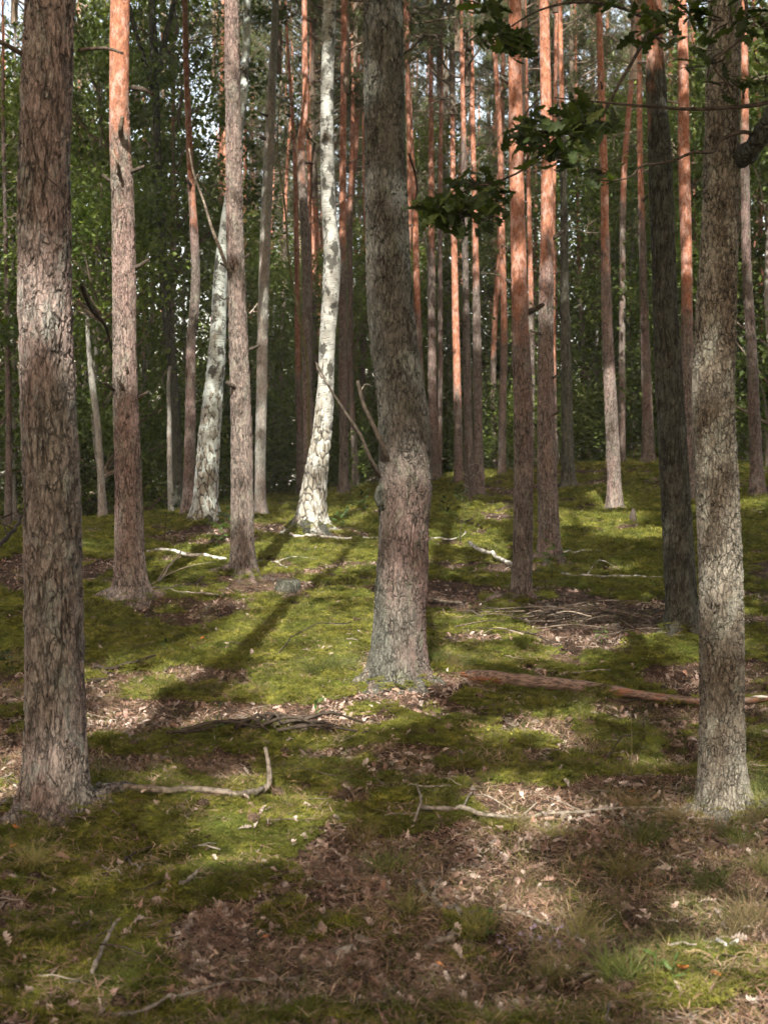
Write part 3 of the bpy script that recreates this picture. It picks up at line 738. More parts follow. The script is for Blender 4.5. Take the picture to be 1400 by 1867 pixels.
TREES = []     # root, tr, profile
for n_, tr in enumerate(TR):
    top_z = {'oak_tree': 13, 'birch_tree': 15}.get(tr['kind'], 17.0)
    top_z += rng.uniform(-1, 1.5)
    if tr['label'].startswith('dark forked'): top_z = 13
    if tr['label'].startswith('young curved'): top_z = 5.0
    me, base, prof = trunk_mesh('trunk', tr, M[tr['mat']], top_z)
    root = link(tr['kind'], None, None, base, tr['label'], {'pine_tree': 'pine tree', 'birch_tree': 'birch', 'oak_tree': 'oak', 'broadleaf_tree': 'tree'}[tr['kind']])
    tk = link('trunk', me, root)
    tk['turn_height'] = float(tr.get('turn', 60))
    TREES.append((root, tr, prof, top_z - base[2]))
    X, Zs, Rr = prof
    if tr['kind'] == 'pine_tree' and tr['d'] > 12:
        g = np.random.default_rng(900 + n_)
        for k in range(9 if tr['d'] > 20 else 6):      # thin dead side branches and stubs
            z = g.uniform(base[2] + 5.0, base[2] + 11) if tr['d'] > 20 else g.uniform(base[2] + 1.5, base[2] + 5)
            x = np.interp(z, Zs, X); r = np.interp(z, Zs, Rr)
            az = g.uniform(0, 6.28)
            dead = tr['d'] > 20 and k % 3 != 2
            o = link('dead_branch' if dead else 'stub', (dead_meshes if dead else stub_meshes)[g.integers(0, 3)], root,
                     (x - base[0] + math.cos(az) * r * .7, math.sin(az) * r * .7, z - base[2]))
            o.rotation_euler = (0, g.uniform(-.3, .2), az); s_ = g.uniform(.7, 1.6); o.scale = (s_,) * 3
    if tr['d'] < 20.5:                                  # surface roots running out from the foot
        g = np.random.default_rng(950 + n_); r0 = tr['pts'][-1][2] / 2 / F * tr['d']
        for k in range(6):
            az = k * 1.047 + g.normal() * .25; L = g.uniform(.18, .42)
            t_ = np.linspace(0, 1, 9); wv = g.normal() * .12
            xr = np.cos(az + wv * t_) * (r0 * .55 + t_ * L); yr = np.sin(az + wv * t_) * (r0 * .55 + t_ * L)
            zr = ground_z(xr + base[0], yr + base[1]) - base[2] + .045 * (1 - t_) ** 1.5 - .03 * t_
            o = link('root', Acc().add(*tube(np.column_stack([xr, yr, zr]), r0 * np.linspace(.34, .10, 9), 8, .2, k)).mesh('root', [M[tr['mat']] if 'birch' not in tr['mat'] else M['bark_dark']]), root)
            o['turn_height'] = 60.0
    if tr['d'] >= 24 and tr['kind'] == 'pine_tree':
        h_top = top_z - base[2]
        cme = pine_crowns[n_ % 4]
        o = link('crown', cme, root, (X[-1] - base[0] , 0, h_top - 6.6)); s_ = rng.uniform(.85, 1.15)
        o.rotation_euler = (0, 0, rng.uniform(0, 6.28)); o.scale = (s_, s_, 1.15)
    if tr['label'].startswith('dark forked'):
        o = link('crown', broad_crowns[1], root, (0, 0, 4.6)); o.scale = (.9, .9, 1.15)
        for dx, dz_, r_ in ((-.55, 1.6, .04), (.42, 1.7, .05)):
            xb = np.interp(9.6, Zs, X) - base[0]; zb = 9.3 - base[2]
            p = curve_pts([[xb, 0, zb - .3], [xb + dx * .5, 0, zb + dz_ * .4], [xb + dx, .1, zb + dz_]], 10)
            link('branch', Acc().add(*tube(p, np.linspace(r_ * 1.3, r_ * .7, 10), 8)).mesh('branch', [M['bark_dark']]), root)
    if tr['label'].startswith('young curved'):
        o = link('crown', shrub_crowns[1], root, (0, 0, 3.4)); o.scale = (.9, .9, 1)

# ------------------------------------------------------------------ unseen overhead canopy
TG = []      # lit targets: point, radius, strength
def lit(px, py, r_px, s):
    p = G(px, py); TG.append((p, r_px / F * p[1], s))
def lit_trunk(i, y0, y1, s, wide=1.0):
    tr = TR[i]; d = tr['d']; pts = sorted(tr['pts'], key=lambda p: p[1])
    step = .3 * F / d
    for y in np.arange(y0, y1 + 1, step):
        x = np.interp(y, [p[1] for p in pts], [p[0] for p in pts]); w = np.interp(y, [p[1] for p in pts], [p[2] for p in pts])
        TG.append((P(x, y, d), max(.16, w * .62 * d / F) * wide, s))

# thin volume added to lift the dark tones: one closed box round the camera and the whole wood
hx, hy0, hy1, hz0, hz1 = 950, -950, 1450, -1.5, 23.0
hv = [(x, y, z) for z in (hz0, hz1) for y in (hy0, hy1) for x in (-hx, hx)]
hf = np.array([[0, 2, 3, 1], [4, 5, 7, 6], [0, 1, 5, 4], [2, 6, 7, 3], [0, 4, 6, 2], [1, 3, 7, 5]])
hm = bpy.data.materials.new('lift_haze'); hm.use_nodes = True; hn = hm.node_tree.nodes
hn.remove(hn['Principled BSDF']); pv = hn.new('ShaderNodeVolumePrincipled')
pv.inputs['Color'].default_value = (.93, .96, .90, 1); pv.inputs['Density'].default_value = 0.0006
hm.node_tree.links.new(pv.outputs[0], hn['Material Output'].inputs['Volume'])
link('lift_haze', mesh_np('lift_haze', hv, hf, [hm], False), label='thin pale air volume added to lift the dark tones', kind='stuff')
for a in [(530, 1000, 40, 1), (590, 1005, 45, 1), (890, 945, 60, 1), (860, 965, 40, .9), (930, 935, 35, 1), (1070, 955, 55, 1), (1120, 950, 40, 1), (1030, 935, 30, .9),
          (490, 1150, 55, .85), (370, 1235, 90, .9), (300, 1275, 60, .7), (620, 1275, 80, .95), (690, 1300, 55, .8), (490, 1480, 75, .85), (470, 1540, 60, .8), (560, 1400, 60, .5), (220, 1325, 60, .8),
          (960, 1285, 50, .9), (1000, 1340, 60, .8), (930, 1455, 45, .95), (880, 1500, 50, .7), (930, 1610, 50, .85), (900, 1560, 50, .7), (1310, 1650, 70, .85), (1330, 1790, 75, 1),
          (1290, 1730, 60, .9), (20, 1400, 50, .9), (15, 1440, 30, .9), (1010, 1780, 90, .5), (870, 1680, 80, .5), (1360, 1560, 40, .7), (150, 1700, 90, .25), (350, 1520, 80, .5), (610, 1370, 60, .6),
          (1000, 1430, 60, .5), (740, 1420, 60, .45), (900, 1330, 60, .5), (600, 935, 35, .7), (520, 960, 35, .7), (850, 900, 50, .6), (1180, 900, 60, .35), (1080, 1010, 60, .35)]:
    lit(*a)
for a in [(905, 925, 60, 1), (850, 985, 60, .9), (1150, 975, 50, .9), (550, 1025, 60, 1), (620, 1015, 40, .9), (480, 1000, 40, .8), (200, 1240, 50, .6), (560, 1300, 60, .9), (640, 1240, 60, .9), (1040, 1300, 50, .8), (960, 1480, 50, .9), (950, 1660, 50, .8), (1340, 1850, 60, 1), (1260, 1700, 50, .9), (430, 1440, 60, .8), (250, 1580, 60, .5)]:
    lit(*a)
for a in [(0, 540, 760, .9), (0, 860, 940, .4), (0, 1280, 1500, .55), (0, -20, 60, .3), (1, -60, 640, 1.0), (1, 640, 1090, .6), (2, 1040, 1262, .8), (2, 860, 960, .5), (3, -60, 220, .95), (3, 220, 560, .7), (3, 700, 1000, .6),
          (4, 760, 1100, .6), (4, 1150, 1500, .85), (4, 600, 760, .35), (6, 120, 560, .75), (7, 60, 620, .85), (8, 200, 600, .4), (8, 720, 932, .95), (9, 60, 980, .85), (10, 300, 900, .55),
          (11, 350, 540, .95), (11, 560, 800, .5), (12, 100, 940, .7), (14, -60, 330, 1.0), (14, 330, 860, .4), (15, 0, 500, .5), (16, 100, 600, .6), (17, 0, 500, .5), (20, -60, 400, .8), (21, 0, 620, .8),
          (19, 450, 700, .9), (5, 0, 170, .6), (28, 0, 500, .6), (27, 250, 700, .5), (30, 100, 560, .5)]:
    lit_trunk(*a)
TGp = np.array([t[0] for t in TG]); TGr = np.array([t[1] for t in TG]) * 1.2 + .12; TGs = np.minimum(1, np.array([t[2] for t in TG]) * 1.1)
def sun_mask(pos, g):
    """which leaves stay: gaps are cut in the canopy so sun reaches the lit targets"""
    keep = np.ones(len(pos), bool)
    for i in range(0, len(pos), 20000):
        q = pos[i:i + 20000]
        dl = q[:, None, :] - TGp[None]
        al = dl @ TO_SUN
        d2 = (dl ** 2).sum(-1) - al ** 2
        wob = g.uniform(.8, 1.25, (len(q), 1))
        inside = (np.sqrt(np.maximum(d2, 0)) * wob < TGr[None] + .05) & (al > 0)
        pr = np.where(inside, TGs[None], 0).max(1)
        keep[i:i + 20000] = g.random(len(q)) > pr
    return keep
SHADE = []  # spots to darken by adding leaves between them and the sun
def shade_trunk(i, y0, y1, n):
    tr = TR[i]; d = tr['d']; pts = sorted(tr['pts'], key=lambda p: p[1]); step = .22 * F / d
    for y in np.arange(y0, y1 + 1, step):
        x = np.interp(y, [p[1] for p in pts], [p[0] for p in pts]); w = np.interp(y, [p[1] for p in pts], [p[2] for p in pts])
        SHADE.append((P(x, y, d), max(.18, w * .6 * d / F), n))
for a in [(0, -60, 500, 44), (0, 780, 1230, 14), (2, -60, 840, 26), (2, 960, 1030, 10), (4, -60, 600, 36), (5, 200, 1176, 15), (6, 600, 1108, 40), (7, 640, 1040, 40), (1, 780, 980, 14), (3, 1000, 1055, 10), (1, 1000, 1090, 12), (6, -60, 100, 8), (9, -60, 60, 10), (11, -60, 330, 8), (28, 540, 920, 14)]:
    shade_trunk(*a)
for (px, py, rp, n) in [(300, 1130, 150, 70), (640, 1110, 120, 60), (860, 1180, 110, 60), (1120, 1230, 130, 60), (1180, 1080, 110, 50), (800, 1040, 80, 40), (300, 1060, 100, 40), (750, 1420, 60, 30), (820, 1340, 50, 30), (820, 1100, 130, 60), (1100, 1150, 130, 60), (600, 1080, 120, 50), (180, 1180, 120, 50), (1150, 1340, 100, 40), (380, 1700, 160, 70), (600, 1800, 200, 90), (1130, 1600, 120, 60), (930, 1380, 28, 24), (905, 1300, 28, 24), (1190, 1700, 60, 40),
                        (760, 1560, 90, 40), (1150, 880, 60, 20), (700, 1640, 120, 50), (120, 1650, 130, 50), (1230, 1440, 60, 30), (400, 1400, 120, 40), (1320, 1050, 70, 30)]:
    p = G(px, py); SHADE.append((p, rp / F * p[1], int(n * .8)))
for (px, py, rp) in [(1020, 235, 70), (965, 265, 50), (1090, 222, 40), (845, 390, 60), (870, 340, 50), (800, 378, 50), (915, 70, 50), (885, 12, 40), (1190, 66, 50), (1330, 50, 60), (1300, 130, 50), (1050, 200, 60)]:
    SHADE.append((P(px, py, 6.1), rp / F * 6.1 + .05, 70))
g = np.random.default_rng(99); SL = []
for (p, r_, n) in SHADE:
    zt = g.uniform(10, 16.5, n) + .5; t = (zt - p[2]) / TO_SUN[2]
    SL.append(p + TO_SUN * t[:, None] + g.normal(size=(n, 3)) * r_ * .55)
SL = np.vstack(SL); CROWNS = []
def extra_for(base):
    """extra leaves added to this crown to throw shade on chosen spots"""
    if not len(CROWNS): return SL[:0]
    B_ = np.array(CROWNS); dd = ((SL[:, None, :2] - B_[None, :, :2]) ** 2).sum(-1)
    k = dd.argmin(1); me_ = np.argmin(((B_[:, :2] - np.asarray(base)[:2]) ** 2).sum(1))
    return SL[(k == me_) & (dd.min(1) < 20)]
def canopy_mesh(seed, base, h0, h1, r, n):
    g = np.random.default_rng(seed); A = Acc()
    hh = h1 - h0
    nc = 46; cl = []
    for b in range(nc):
        z = h0 + hh * g.beta(1.3, 1.2); az = g.uniform(0, 6.28)
        t = (z - h0) / hh
        rr = r * math.sqrt(max(.1, 1 - (2 * t - 1) ** 2 * .85)) * math.sqrt(g.uniform(.03, 1))
        c = np.array([math.cos(az) * rr, math.sin(az) * rr, z]); cl.append(c)
        if b % 2 == 0:
            s = np.array([0, 0, max(h0 - .5, z - rr * .7)])
            A.add(*tube([s, (s + c) / 2 + g.normal(size=3) * .15, c], [.035, .022, .008], 4, cap=False), m=1)
    cl = np.array(cl); idx = g.integers(0, nc, n)
    pos = cl[idx] + g.normal(size=(n, 3)) * [.48, .48, .3]
    pos = np.vstack([pos[sun_mask(pos + base, g)], extra_for(base) - base])  # leaves removed for sun patches, extra ones added to cast shade
    V, t = leaf_quads(pos, g.uniform(.17, .31, len(pos)), g, flat=.7)
    A.add(V, None, t, 0)
    return A.mesh('leafy_crown', [M['leaf'], M['twig']], False)

def rough_trunk(seed, h, r):
    g = np.random.default_rng(seed)
    z = np.linspace(-.3, h, 26)
    p = np.stack([(fbm(z * .16, z * 0, seed, 2) - .5) * .7, (fbm(z * .16, z * 0 + 9, seed + 5, 2) - .5) * .7, z], -1)
    p[:, :2] -= p[1, :2]
    rr = r * (1 - .8 * (z / h).clip(0, 1) ** 1.2) * (1 + .5 * np.exp(-np.maximum(z, 0) / .15))
    v, q, t = tube(p, rr, 14, .06, seed)
    return Acc().add(v, q, t).mesh('trunk', [M['bark_pine']])
rt = [rough_trunk(700 + i, 16.5, .14) for i in range(4)]
OFF = []  # unseen pines added around the view to shade it
for yy in np.arange(-20, 27, 4.7):
    for xx in np.arange(-13.5, 14, 4.5):
        x = xx + rng.uniform(-1.4, 1.4); y = yy + rng.uniform(-1.4, 1.4)
        if y > -1 and abs(x) < .30 * y + 2.0: continue
        if math.hypot(x, y) < 2.8: continue
        OFF.append((x, y, gz(x, y)))
CROWNS = [tuple(r_.location) for (r_, tr, prof, h) in TREES if tr['d'] < 24 and not tr['label'].startswith('young')] + OFF
for k, (root, tr, prof, h) in enumerate(TREES):
    if tr['d'] < 24 and not tr['label'].startswith('young'):
        b = np.array(root.location)
        link('crown', canopy_mesh(500 + k, b, h - 5.5, h + .8, 3.1, 7500), root)

for k, (x, y, z) in enumerate(OFF):
    root = link('pine_tree', None, None, (x, y, z), 'tall unseen pine added outside the picture to shade the scene', 'pine tree', 'pines added outside the picture for shade')
    tk = link('trunk', rt[k % 4], root); tk['turn_height'] = 5.0
    link('crown', canopy_mesh(1500 + k, np.array([x, y, z]), 9.5, 17, 3.0, 7200), root)

FAR = []
# ------------------------------------------------------------------ far pines and understorey
k = 0
g = np.random.default_rng(11)
GL = 'thin distant pine trunk filling the gaps behind the nearer trees'
for i in range(76):
    d = 36 + 42 * (i / 76) ** .8 + g.uniform(-1.5, 1.5)
    px = g.uniform(-60, 1460)
    if i % 2: px = g.uniform(380, 1300)
    if i % 6 == 0: px = [575, 640, 668, 700, 735, 655, 745, 610, 520, 690, 470, 655, 770][i // 6]; d = min(d, 52)
    u, _ = ray(px, 890)
    x = u * d; z = gz(x, d)
    root = link('pine_tree', None, None, (x, d, z), 'x', 'pine tree', 'distant pines'); FAR.append((px, d, root, 'thin distant pine'))
    tk = link('trunk', rt[i % 4], root); tk['turn_height'] = float(g.uniform(0, 8)); s_ = g.uniform(.55, .95)
    tk.rotation_euler = (g.normal() * .01, g.normal() * .02, g.uniform(0, 6.28)); tk.scale = (s_, s_, 1)
    c = link('crown', pine_crowns[i % 4], root, (0, 0, g.uniform(6.8, 11.5)))
    s_ = g.uniform(.8, 1.2); c.scale = (s_, s_, g.uniform(.9, 1.25)); c.rotation_euler = (0, 0, g.uniform(0, 6.28))
    for q in range(3):
        az = g.uniform(0, 6.28)
        o = link('dead_branch', dead_meshes[g.integers(0, 5)], root, (0, 0, g.uniform(4, 10))); o.rotation_euler = (0, 0, az); s_ = g.uniform(1, 1.8); o.scale = (s_,) * 3

for i, px in enumerate([62, 132, 152, 262, 392, 458, 512, 588, 648, 668, 735, 800, 815, 900, 915, 975, 1012, 1062, 1132, 1150, 1205, 1338, 1348, 1396]):
    d = g.uniform(29, 44); u, _ = ray(px, 890); x = u * d; z = gz(x, d)
    root = link('pine_tree', None, None, (x, d, z), 'x', 'pine tree', 'slim pines of the middle distance'); FAR.append((px, d, root, 'slim straight pine'))
    tk = link('trunk', rt[i % 4], root); tk['turn_height'] = float(g.uniform(1.5, 8)); s_ = g.uniform(.36, .62)
    tk.rotation_euler = (g.normal() * .01, g.normal() * .02, g.uniform(0, 6.28)); tk.scale = (s_, s_, .95)
    c = link('crown', pine_crowns[i % 4], root, (0, 0, g.uniform(9, 11))); c.scale = (.8, .8, 1); c.rotation_euler = (0, 0, g.uniform(0, 6.28))
    for q in range(5):
        o = link('dead_branch', dead_meshes[g.integers(0, 5)], root, (0, 0, g.uniform(4, 10))); o.rotation_euler = (0, 0, g.uniform(0, 6.28)); s_ = g.uniform(.7, 1.5); o.scale = (s_,) * 3
thin_trunk = None
zt = np.linspace(-.3, 7, 16)
def thin(seed):
    p = np.stack([(fbm(zt * .3, zt * 0, seed, 2) - .5) * .8, (fbm(zt * .3, zt * 0 + 7, seed, 2) - .5) * .5, zt], -1); p[:, :2] -= p[0, :2]
    return Acc().add(*tube(p, np.linspace(.065, .02, 16), 8, .1, seed)).mesh('trunk', [M['bark_grey']])
thins = [thin(750 + i) for i in range(3)]
UND = [(190, 28, 10.5, 2.3), (60, 31, 10, 2.4), (255, 31, 12, 2.4), (345, 35, 9.5, 2.4), (420, 37, 8, 2.2), (150, 37, 13, 2.8), (-20, 29, 9, 2.4), (500, 41, 7.5, 2.2), (570, 45, 7, 2.4), (645, 37, 6.5, 2.0),
       (720, 42, 7, 2.5), (800, 46, 7, 2.5), (885, 41, 7, 2.1), (930, 47, 8.5, 2.5), (1010, 44, 7, 2.2), (1090, 43, 7.5, 2.3), (1150, 36, 9, 2.3), (1225, 34, 10, 2.4), (1300, 32, 9.5, 2.5), (1400, 29, 9, 2.3),
       (1360, 38, 13, 2.8), (1450, 33, 10, 2.8), (100, 42, 12, 3), (-60, 36, 12, 3), (1180, 48, 12, 3), (1280, 46, 13, 3)]
UND += [(760, 39, 9.5, 2.3), (850, 50, 11, 3), (960, 39, 9, 2.3), (1065, 38, 9.5, 2.4), (1120, 46, 12, 3), (1260, 41, 12, 2.8), (1200, 39, 9, 2.4), (1340, 34, 11, 2.6), (690, 50, 10, 3), (600, 52, 10, 3), (480, 50, 9, 2.6)]
ULAB = 'dark green leafy understorey tree behind the pine trunks'
for i in range(22):
    UND.append((-80 + i * 74 + g.uniform(-25, 25), 52 + g.uniform(-3, 16), g.uniform(4.5, 9), g.uniform(1.8, 2.8)))
for i, (px, d, h, r) in enumerate(UND):
    u, _ = ray(px, 890); x = u * d; z = gz(x, d)
    root = link('broadleaf_tree', None, None, (x, d, z), 'x', 'tree', 'understorey broadleaf trees'); FAR.append((px, d, root, ('tall leafy tree' if h > 9 else 'leafy tree') if d < 50 else 'far leafy tree'))
    tk = link('trunk', thins[i % 3], root); tk.scale = (1, 1, h / 8.5)
    c = link('crown', broad_crowns[i % 5], root, (0, 0, .9 if d < 50 else .3)); c.scale = (r / 2.5, r / 2.5, (h - .9) / 7.0); c.rotation_euler = (0, 0, g.uniform(0, 6.28))
SH = [(60, 33), (150, 31), (250, 30), (330, 31), (400, 33), (470, 34), (540, 35), (600, 37), (660, 36), (770, 38), (840, 38), (900, 37), (960, 40), (1050, 39), (1130, 37), (1210, 35), (1290, 34), (1370, 32), (-20, 32), (1440, 34),
      (700, 40), (300, 35), (1000, 36), (200, 36)]
for i, (px, d) in enumerate(SH):
    u, _ = ray(px, 890); x = u * d; z = gz(x, d)
    root = link('shrub', shrub_crowns[i % 3], None, (x, d, z - .15), 'x', 'shrub', 'shrubs at the foot of the far trees'); FAR.append((px, d, root, 'low leafy shrub'))
    s_ = g.uniform(.8, 1.3); root.scale = (s_, s_, g.uniform(.6, 1.25)); root.rotation_euler = (0, 0, g.uniform(0, 6.28))

MARK = [(-400, ''), (94, 'the nearest pine'), (230, 'the second big pine'), (349, 'the crooked pine'), (391, 'the leaning birch'), (439, 'the pinkish pine'), (477, 'the silver grey trunk'),
        (560, 'the curving sunlit pine'), (593, 'the white birch'), (722, 'the bent central pine'), (850, 'the tight bundle'), (950, 'the orange topped pine'), (1034, 'the dark straight pine'), (1110, 'the slim sunlit pine'),
        (1178, 'the kinked skyline pine'), (1221, 'the dark pine'), (1297, 'the pale oak'), (1372, 'the dark footed pine'), (3000, '')]
bins = {}
for (px, d, root, kind_) in FAR:
    k = max(i for i, m_ in enumerate(MARK) if m_[0] <= px)
    bins.setdefault((k, kind_), []).append((px, root))
NUM = ['first', 'second', 'third', 'fourth', 'fifth', 'sixth', 'seventh', 'eighth', 'ninth', 'tenth', 'eleventh', 'twelfth']
for (k, kind_), L in bins.items():
    L.sort(key=lambda t: t[0])
    a, b = MARK[k][1], MARK[k + 1][1]
    where = f'between {a} and {b}' if a and b else (f'right of {a}' if a else f'left of {b}')
    if kind_ != 'thin distant pine': where = where.replace('between', 'behind and between', 1) if len(where.split()) < 9 and len(L) < 2 else where
    for i, (px, root) in enumerate(L):
        if len(L) == 1: t = f'{kind_} {where}'
        elif i == 0: t = f'leftmost {kind_} {where}'
        elif i == len(L) - 1: t = f'rightmost {kind_} {where}'
        elif len(L) == 3: t = f'middle {kind_} {where}'
        else: t = f'{NUM[i]} {kind_} from the left {where}'
        root['label'] = ' '.join(t.split()[:16])
# ------------------------------------------------------------------ ground cover that nobody could count (geometry-node scatter, one object each)
def scatter(name, label, variants, pts, eul, scl, idx):
    me = bpy.data.meshes.new(name)
    me.vertices.add(len(pts)); me.vertices.foreach_set('co', np.asarray(pts, np.float32).ravel())
    for nm, ty, key, arr in (('rot', 'FLOAT_VECTOR', 'vector', eul), ('scl', 'FLOAT', 'value', scl), ('idx', 'INT', 'value', idx)):
        a = me.attributes.new(nm, ty, 'POINT'); a.data.foreach_set(key, np.asarray(arr, np.int32 if ty == 'INT' else np.float32).ravel())
    me.update()
    ng = bpy.data.node_groups.new(name, 'GeometryNodeTree')
    ng.interface.new_socket('Geometry', in_out='INPUT', socket_type='NodeSocketGeometry')
    ng.interface.new_socket('Geometry', in_out='OUTPUT', socket_type='NodeSocketGeometry')
    n = ng.nodes; l = ng.links
    gi = n.new('NodeGroupInput'); go = n.new('NodeGroupOutput'); jn = n.new('GeometryNodeJoinGeometry')
    def at(nm, ty):
        a = n.new('GeometryNodeInputNamedAttribute'); a.data_type = ty; a.inputs['Name'].default_value = nm; return a.outputs[0]
    ar, as_, ai = at('rot', 'FLOAT_VECTOR'), at('scl', 'FLOAT'), at('idx', 'INT')
    e2r = n.new('FunctionNodeEulerToRotation'); l.new(ar, e2r.inputs[0])
    m2p = n.new('GeometryNodeMeshToPoints'); l.new(gi.outputs[0], m2p.inputs[0])
    for k, vo in enumerate(variants):
        oi = n.new('GeometryNodeObjectInfo'); oi.inputs['Object'].default_value = vo
        cmpn = n.new('FunctionNodeCompare'); cmpn.data_type = 'INT'; cmpn.operation = 'EQUAL'
        l.new(ai, cmpn.inputs['A'] if cmpn.inputs['A'].type == 'INT' else cmpn.inputs[2]); (cmpn.inputs[3]).default_value = k
        ip = n.new('GeometryNodeInstanceOnPoints')
        l.new(m2p.outputs[0], ip.inputs['Points']); l.new(oi.outputs['Geometry'], ip.inputs['Instance']); l.new(cmpn.outputs[0], ip.inputs['Selection'])
        l.new(e2r.outputs[0], ip.inputs['Rotation']); l.new(as_, ip.inputs['Scale'])
        l.new(ip.outputs[0], jn.inputs[0])
    l.new(jn.outputs[0], go.inputs[0])
    o = link(name, me, label=label, cat=name.replace('_', ' '), kind='stuff')
    md = o.modifiers.new('scatter', 'NODES'); md.node_group = ng
    return o
def src(name, me):
    return bpy.data.objects.new(name, me)

def sample(n, y0, y1, pw, keep, margin=1.6):
    """random ground points, denser near the camera: density ~ y^-pw"""
    g = rng
    Y = np.linspace(y0, y1, 400); w = (.30 * Y + margin) * Y ** (-pw); c = np.cumsum(w); c /= c[-1]
    y = np.interp(g.random(n), c, Y); x = (g.random(n) * 2 - 1) * (.30 * y + margin)
    z0 = base_z(x, y); m = moss_mask(x, y, z0)
    k = g.random(n) < keep(x, y, m)
    x, y, z0, m = x[k], y[k], z0[k], m[k]
    return np.stack([x, y, ground_z(x, y, z0, m)], -1), m

def blades_mesh(name, material, seed, n, h, w, rad, lean=.5, seg=2):
    g = np.random.default_rng(seed); A = Acc()
    for i in range(n):
        az = g.uniform(0, 6.28); rr = rad * math.sqrt(g.random()); b = np.array([math.cos(az) * rr, math.sin(az) * rr, -.004])
        dv = g.normal(size=3) * lean; dv[2] = 1; dv /= np.linalg.norm(dv); L = h * g.uniform(.5, 1.15)
        bend = g.normal(size=3) * lean * .8; bend[2] = -abs(bend[2]) * .6
        side = np.cross(dv, g.normal(size=3)); side /= np.linalg.norm(side)
        t = np.linspace(0, 1, seg + 1)[:, None]
        c = b + dv * L * t + bend * L * t ** 2
        ww = w * (1 - t * .85) * .5
        l_ = c[:-1] - side * ww[:-1]; r_ = c[:-1] + side * ww[:-1]
        v = np.vstack([np.stack([l_, r_], 1).reshape(-1, 3), c[-1:]])
        q = [[2 * k, 2 * k + 1, 2 * k + 3, 2 * k + 2] for k in range(seg - 1)]
        tr = [[2 * seg - 2, 2 * seg - 1, 2 * seg]]
        A.add(v, np.array(q).reshape(-1, 4), np.array(tr))
    return A.mesh(name, [material], False)

def leaf_outline(lobed=True, n=5, L=.075, W=.045):
    """outline of an oak (lobed) or plain leaf, as a fan of ribs"""
    pts = []
    t = np.linspace(0, 1, 2 * n + 1)
    for i, s in enumerate(t):
        w = math.sin(math.pi * min(1, s * .92 + .06)) ** .7 * (.35 + .65 * s) * W
        if lobed: w *= 1.0 if i % 2 else .52
        pts.append((s * L, w if i not in (0,) else .002))
    return pts
def leaf_mesh(name, material, seed, lobed=True, L=.075, W=.035, curl=.3, cup=.3):
    g = np.random.default_rng(seed)
    o = leaf_outline(lobed, 5, L, W); n = len(o); V = []
    ca, cb = g.normal() * curl, g.normal() * curl
    for (x, w) in o:
        s = x / L
        zc = L * (ca * s * s + .06 * math.sin(5 * s + seed))
        yc = L * .1 * g.normal() * .3
        V += [(x - L / 2, yc + w, zc + cup * w * g.uniform(.5, 1.4)), (x - L / 2, yc, zc), (x - L / 2, yc - w, zc + cup * w * g.uniform(.5, 1.4) + cb * w)]
    F_ = []
    for i in range(n - 1):
        a = 3 * i
        F_ += [[a, a + 1, a + 4, a + 3], [a + 1, a + 2, a + 5, a + 4]]
    # stalk
    k = len(V); V += [(-L / 2 - L * .18, 0, L * .04), (-L / 2, .0012, 0), (-L / 2, -.0012, 0)]
    return mesh_np(name, V, [np.array(F_), np.array([[k, k + 1, k + 2]])], [material], False)

def eul_up(n, tilt):
    e = rng.normal(size=(n, 3)) * tilt; e[:, 2] = rng.random(n) * 6.283; return e

moss_v = [src('moss_tuft', blades_mesh('moss_tuft', M['moss'], 10 + i, 90, .024, .0042, .05, .75)) for i in range(4)]
p, m = sample(150000, 3.2, 40, 1.55, lambda x, y, m: m ** 1.2)
s = np.clip(p[:, 1] / 8, .8, 3.2) ** .8 * rng.uniform(.7, 1.25, len(p))
# moss climbing the foot of the near trunks
for t_, (root_, tr_, prof_, h_) in enumerate(TREES):
    if tr_['d'] < 20.5:
        b_ = np.array(root_.location); r_ = tr_['pts'][-1][2] / 2 / F * tr_['d']; nn_ = 90
        a_ = rng.uniform(0, 6.283, nn_); hh_ = rng.random(nn_) ** 2.2 * .07; rr_ = r_ * (1.12 - hh_ * 2.2) + rng.normal(size=nn_) * .012 + .015
        q_ = np.stack([b_[0] + np.cos(a_) * rr_, b_[1] + np.sin(a_) * rr_, b_[2] + hh_], -1)
        p = np.vstack([p, q_]); s = np.concatenate([s, rng.uniform(.5, .9, nn_)])
scatter('moss', 'cushions of yellow green moss covering the forest floor', moss_v, p, eul_up(len(p), .25), s, rng.integers(0, 4, len(p)))

gr_v = [src('grass_blades', blades_mesh('grass_blades', M[mt], 30 + i, 16, .085, .0028, .035, .55, 3)) for i, mt in enumerate(['grass', 'dry_grass', 'grass'])]
def kg(x, y, m):
    a = np.clip((fbm(x * .7, y * .7, 61, 3) - .40) * 5, .10, 1)
    px, py = proj(x, y, base_z(x, y))
    for (ex, ey, rx, ry, v) in [(1150, 1600, 330, 90, 1.), (1250, 1500, 160, 50, 1.), (720, 1600, 110, 60, .9), (820, 1215, 80, 24, 1.3), (610, 1215, 70, 24, 1.), (1060, 1760, 280, 110, .8), (1280, 1690, 130, 60, .8)]:
        a = a + v * np.clip(1.4 - ((px - ex) / rx) ** 2 - ((py - ey) / ry) ** 2, 0, 1)
    return np.clip(a * .6, 0, 1)
p, m = sample(38000, 3.2, 34, 1.6, kg)
scatter('grass', 'fine thin grass growing through moss and litter', gr_v, p, eul_up(len(p), .15), rng.uniform(.55, 1.2, len(p)), rng.integers(0, 3, len(p)))

